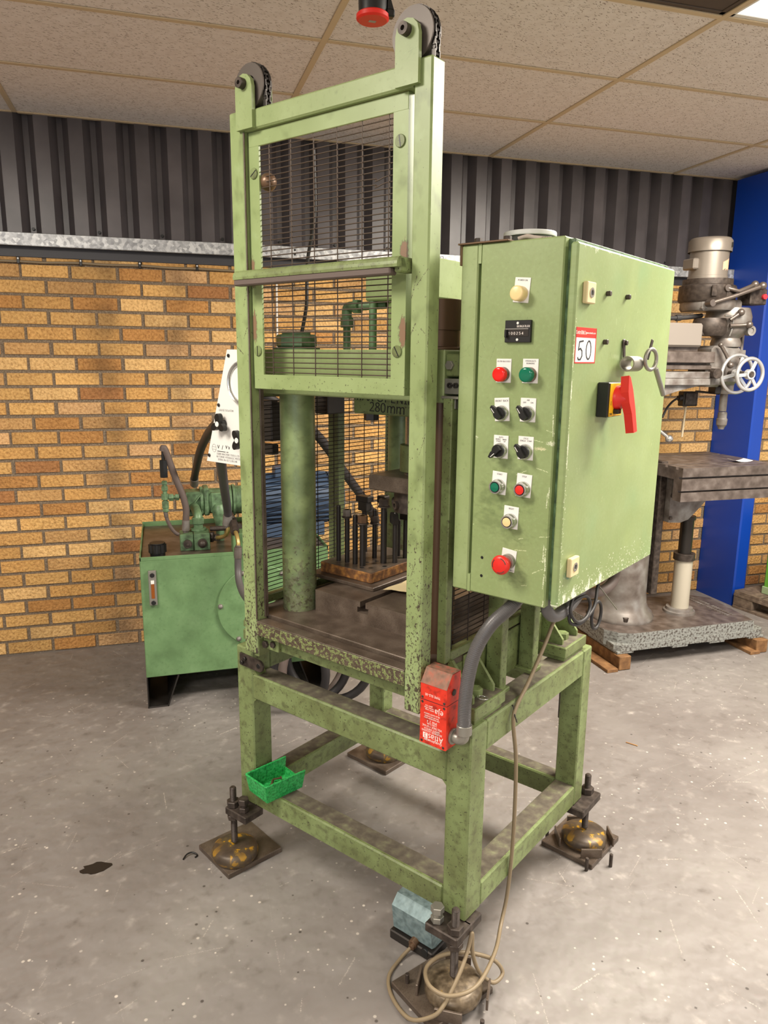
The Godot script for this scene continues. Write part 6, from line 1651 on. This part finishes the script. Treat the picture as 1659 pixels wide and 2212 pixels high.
# ---------- tooling on the press bed, small things ----------
func build_tooling() -> void:
	solo("steel_plate", "flat brown steel plate under the wooden stud block on the bolster", "plate", PRESS, p(-1.44, 0.918, 1.75), bx(-1.568, -1.305, 0.9182, 0.930, 1.59, 1.90, 0.002), M.bed)
	var w := thing("stud_block", "drilled wooden block holding upright studs on the press bed", "tool block", PRESS, p(-1.436, 0.930, 1.75))
	part("block", bx(-1.54, -1.333, 0.9302, 0.963, 1.615, 1.89, 0.003), M.dirtywood, w)
	part("oily_top", bx(-1.538, -1.335, 0.9625, 0.9636, 1.617, 1.888, 0.0), M.bed, w)
	for s in [[-1.395, 1.645], [-1.372, 1.66], [-1.42, 1.70], [-1.405, 1.73], [-1.35, 1.70], [-1.44, 1.70]]:
		part("hole", MB.new().cyl(p(s[0], 0.9636, s[1]), p(s[0], 0.9640, s[1]), 0.0075, 14), M.black, w)
	var K := [
		[-1.501, 1.658, 1.141, 0.0072, "plain", "thin plain stud at the left of the wooden block"],
		[-1.470, 1.663, 1.131, 0.0075, "nut", "stud with a bright hex nut, second from the left in the front row"],
		[-1.438, 1.664, 1.118, 0.0080, "plain", "plain stud standing between two studs with nuts in the front row"],
		[-1.407, 1.663, 1.120, 0.0090, "brownnut", "stud with a brown hex nut and washer at the front corner of the block"],
		[-1.437, 1.757, 1.122, 0.0075, "midnut", "stud with its nut below a threaded tip, in the middle of the block"],
		[-1.378, 1.729, 1.166, 0.0095, "nut", "tallest stud with nut and washer at the right of the block"],
		[-1.352, 1.753, 1.124, 0.0080, "half", "stud with a half-round clamp head beside the tallest stud"],
		[-1.395, 1.824, 1.084, 0.0080, "plain", "short plain stud behind the half-round clamp head"],
		[-1.362, 1.821, 1.109, 0.0085, "block", "stud with a square block head at the rear right of the block"],
		[-1.510, 1.794, 1.147, 0.0090, "tee", "stud with a large T-shaped head at the back of the block"],
		[-1.470, 1.84, 1.145, 0.0075, "block", "stud with a dark block head at the rear of the block"],
		[-1.350, 1.87, 1.120, 0.0080, "plain", "plain stud at the far right corner of the block"],
	]
	for s in K:
		var o := thing("clamping_stud", s[5], "stud", PRESS, p(s[0], 0.9636, s[1]), "studs in the wooden block")
		var r: float = s[3]
		var y: float = s[2]
		part("shank", MB.new().lathe(PackedVector2Array([Vector2(0, 0.9636), Vector2(r, 0.9636), Vector2(r, 1.03), Vector2(r * 1.02, 1.031), Vector2(r * 0.98, y - 0.004), Vector2(r * 0.75, y), Vector2(0, y)]), p(s[0], 0, s[1]), Vector3.UP, 16), M.stud, o)
		var a: Vector3 = p(s[0], 0, s[1])
		match s[4]:
			"nut", "brownnut", "midnut":
				var top: float = y - (0.022 if s[4] == "midnut" else 0.0)
				part("nut", MB.new().hexa(a + Vector3(0, top - 0.022, 0), a + Vector3(0, top, 0), r * 1.75, 0.4), M.cast if s[4] == "nut" and y < 1.15 else (M.brownsteel if s[4] == "brownnut" else M.iron), o)
				part("washer", MB.new().cyl(a + Vector3(0, top - 0.026, 0), a + Vector3(0, top - 0.022, 0), r * 2.1, 18), M.iron, o)
			"half":
				var hp := PackedVector2Array([Vector2(-0.020, y - 0.036), Vector2(0.020, y - 0.036)])
				for i in 9:
					hp.append(Vector2(0, y - 0.02) + Vector2(cos(PI * i / 8), sin(PI * i / 8)) * 0.020)
				part("clamp_head", MB.new().prism(hp, a - Vector3(0, 0, 0.008), Vector3(0.8, 0, 0.6), Vector3.UP, Vector3(-0.6, 0, 0.8), 0.018), M.stud, o)
			"block":
				part("head", MB.new().box(a + Vector3(-0.016, y - 0.020, -0.014), a + Vector3(0.016, y + 0.004, 0.014), 0.002), M.stud, o)
			"tee":
				part("head", MB.new().box(a + Vector3(-0.026, y - 0.016, -0.016), a + Vector3(0.026, y + 0.003, 0.016), 0.002).box(a + Vector3(-0.018, y - 0.045, -0.014), a + Vector3(0.018, y - 0.014, 0.014), 0.002), M.stud, o)
	var pc := MB.new()
	var g := []
	rng.seed = 8
	for i in 6:
		var row := []
		for k in 6:
			row.append(p(-1.285 + i * 0.027, 0.9205 + rng.randf() * 0.010 + (0.008 if i > 0 and k > 0 else 0.0), 1.61 + k * 0.026 + i * 0.006))
		g.append(row)
	for i in 5:
		for k in 5:
			pc.tri(g[i][k], g[i + 1][k], g[i + 1][k + 1], Vector3.UP, Vector3.UP, Vector3.UP)
			pc.tri(g[i][k], g[i + 1][k + 1], g[i][k + 1], Vector3.UP, Vector3.UP, Vector3.UP)
	solo("crumpled_paper", "crumpled cream paper lying on the bolster beside the stud block", "paper", PRESS, p(-1.22, 0.918, 1.67), pc, M.paper)

func build_small() -> void:
	# wall cable with clips
	solo("wall_cable", "thin brown cable clipped along the top of the brick wall", "cable", ROOM, Vector3(0, 2.02, -4.128), MB.new().tube(cr([Vector3(-2.6, 2.03, -4.128), Vector3(-1.4, 2.025, -4.128), Vector3(-0.714, 2.028, -4.128), Vector3(-0.632, 2.029, -4.128), Vector3(-0.529, 2.027, -4.128), Vector3(-0.444, 2.030, -4.128), Vector3(-0.348, 2.032, -4.128), Vector3(-0.229, 2.029, -4.128), Vector3(-0.067, 2.032, -4.128), Vector3(0.085, 2.027, -4.128), Vector3(0.215, 2.029, -4.128), Vector3(0.390, 2.026, -4.128), Vector3(0.66, 2.03, -4.128), Vector3(1.3, 2.027, -4.128), Vector3(2.2, 2.03, -4.128)], 5), 0.006, 8), M.cable)
	var i := 0
	for x in [-0.633, -0.349, -0.069, 0.214]:
		var c := thing("cable_clip", "black cable clip " + ["nearest the left edge of the picture", "second from the left edge of the picture", "third from the left edge of the picture", "nearest the press"][i] + ", on the wall cable", "clip", ROOM, Vector3(x, 2.03, -4.13), "clips of the wall cable")
		part("saddle", MB.new().box(Vector3(x - 0.007, 2.018, -4.136), Vector3(x + 0.007, 2.05, -4.120), 0.002), M.black, c)
		part("nail", MB.new().cyl(Vector3(x, 2.042, -4.121), Vector3(x, 2.042, -4.1175), 0.0042, 12), M.white, c)
		i += 1
	solo("wall_cable", "thin pale cable running straight down the brick wall behind the press", "cable", ROOM, Vector3(0.625, 1.64, -4.128), MB.new().tube(PackedVector3Array([Vector3(0.628, 2.05, -4.129), Vector3(0.626, 1.85, -4.129), Vector3(0.625, 1.63, -4.129)]), 0.0055, 8), M.white)
	# socket on a drop cable
	var s := thing("hanging_socket", "black power socket with a red flap hanging from the ceiling above the press", "socket", ROOM, Vector3(0.555, 2.41, -1.985))
	var c0 := Vector3(0.555, 0, -1.985)
	part("body", MB.new().lathe(PackedVector2Array([Vector2(0, 2.425), Vector2(0.035, 2.425), Vector2(0.037, 2.50), Vector2(0.033, 2.56), Vector2(0.016, 2.58), Vector2(0.008, 2.60), Vector2(0.0075, 2.70), Vector2(0, 2.70)]), c0, Vector3.UP, 28, true), M.black, s)
	part("flap", MB.new().lathe(PackedVector2Array([Vector2(0, 2.411), Vector2(0.036, 2.412), Vector2(0.041, 2.416), Vector2(0.041, 2.425), Vector2(0.038, 2.428), Vector2(0, 2.428)]), c0, Vector3.UP, 32), M.red, s, "red hinged flap")
	part("hinge", MB.new().box(c0 + Vector3(0.030, 2.42, 0.0), c0 + Vector3(0.052, 2.438, 0.022), 0.003).prism(PackedVector2Array([Vector2(0.034, 2.435), Vector2(0.052, 2.435), Vector2(0.036, 2.48)]), c0 + Vector3(0, 0, 0.004), Vector3.RIGHT, Vector3.UP, Vector3(0, 0, 1), 0.012), M.black, s)
	part("mark", MB.new().box(c0 + Vector3(-0.010, 2.4106, -0.005), c0 + Vector3(0.008, 2.4114, 0.006), 0.0), M.gauze, s)
	solo("wire_ring", "bright wire ring leaning on the foot bolt, farther from the red safety switch", "ring", PRESS, p(-0.858, 0.7657, 1.478), MB.new().tube(ring(p(-0.8565, 0.7705, 1.4715), Vector3(0.8, 0.1, 0.6).normalized(), Vector3(-0.6, 0.12, 0.79).normalized(), 0.014, 22), 0.0012, 6, true), M.chrome)
	solo("wire_ring", "bright wire ring lying on the front foot plate beside the conduit", "ring", PRESS, p(-0.885, 0.7657, 1.455), MB.new().tube(ring(p(-0.8905, 0.772, 1.4565), Vector3(0.8, 0.15, 0.6).normalized(), Vector3(-0.6, 0.2, 0.77).normalized(), 0.014, 22), 0.0012, 6, true), M.chrome)
	# odds and ends on the floor
	var st := MB.new()
	var sp := PackedVector2Array()
	rng.seed = 14
	for k in 20:
		var a := TAU * k / 20
		sp.append(Vector2(cos(a) * 0.043, sin(a) * 0.028) * rng.randf_range(0.75, 1.15))
	st.prism(sp, Vector3(-0.27, 0.0, -2.22), Vector3.RIGHT, Vector3(0, 0, 1), Vector3.UP, 0.0008)
	solo("oil_spot", "small dark ragged oil spot on the bare floor at the left", "stain", ROOM, Vector3(-0.27, 0, -2.22), st, M.stud)
	var fl := PRESS * p(-1.80, 0, 1.27)
	solo("broken_tie", "broken black cable tie on the floor by the front left plate", "cable tie", ROOM, fl, MB.new().tube(cr([fl + Vector3(-0.025, 0.003, 0.02), fl + Vector3(-0.012, 0.008, 0.004), fl + Vector3(0.006, 0.008, 0.0), fl + Vector3(0.02, 0.004, 0.012), fl + Vector3(0.012, 0.003, 0.02)], 5), 0.0025, 6), M.black)
	solo("wood_splinter", "thin wood splinter on the open floor at the right", "splinter", ROOM, Vector3(1.83, 0, -2.4), MB.new().bar(Vector3(1.815, 0.003, -2.44), Vector3(1.845, 0.003, -2.40), 0.004, 0.003), M.wood)
	solo("washer", "flat brown washer on the floor behind the front right leg", "washer", PRESS, p(-1.0, 0, 1.72), MB.new().pipe(p(-1.0, 0.0, 1.60), p(-1.0, 0.004, 1.60), 0.028, 0.008), M.brownsteel)

func build_machines() -> void:
	make_press_materials()
	for k in ["green", "post", "gate", "column", "stand"]:   # the machine paint is a shade cooler than the mixed base
		M[k].albedo_color = Color(0.93, 0.955, 0.955)
	M.stand.albedo_color = Color(0.86, 0.885, 0.87)
	build_stand()
	build_press()
	build_cabinet()
	build_switch()
	build_feet()
	build_power_unit()
	build_hoses()
	build_gauge_panel()
	build_drill()
	build_tooling()
	build_small()
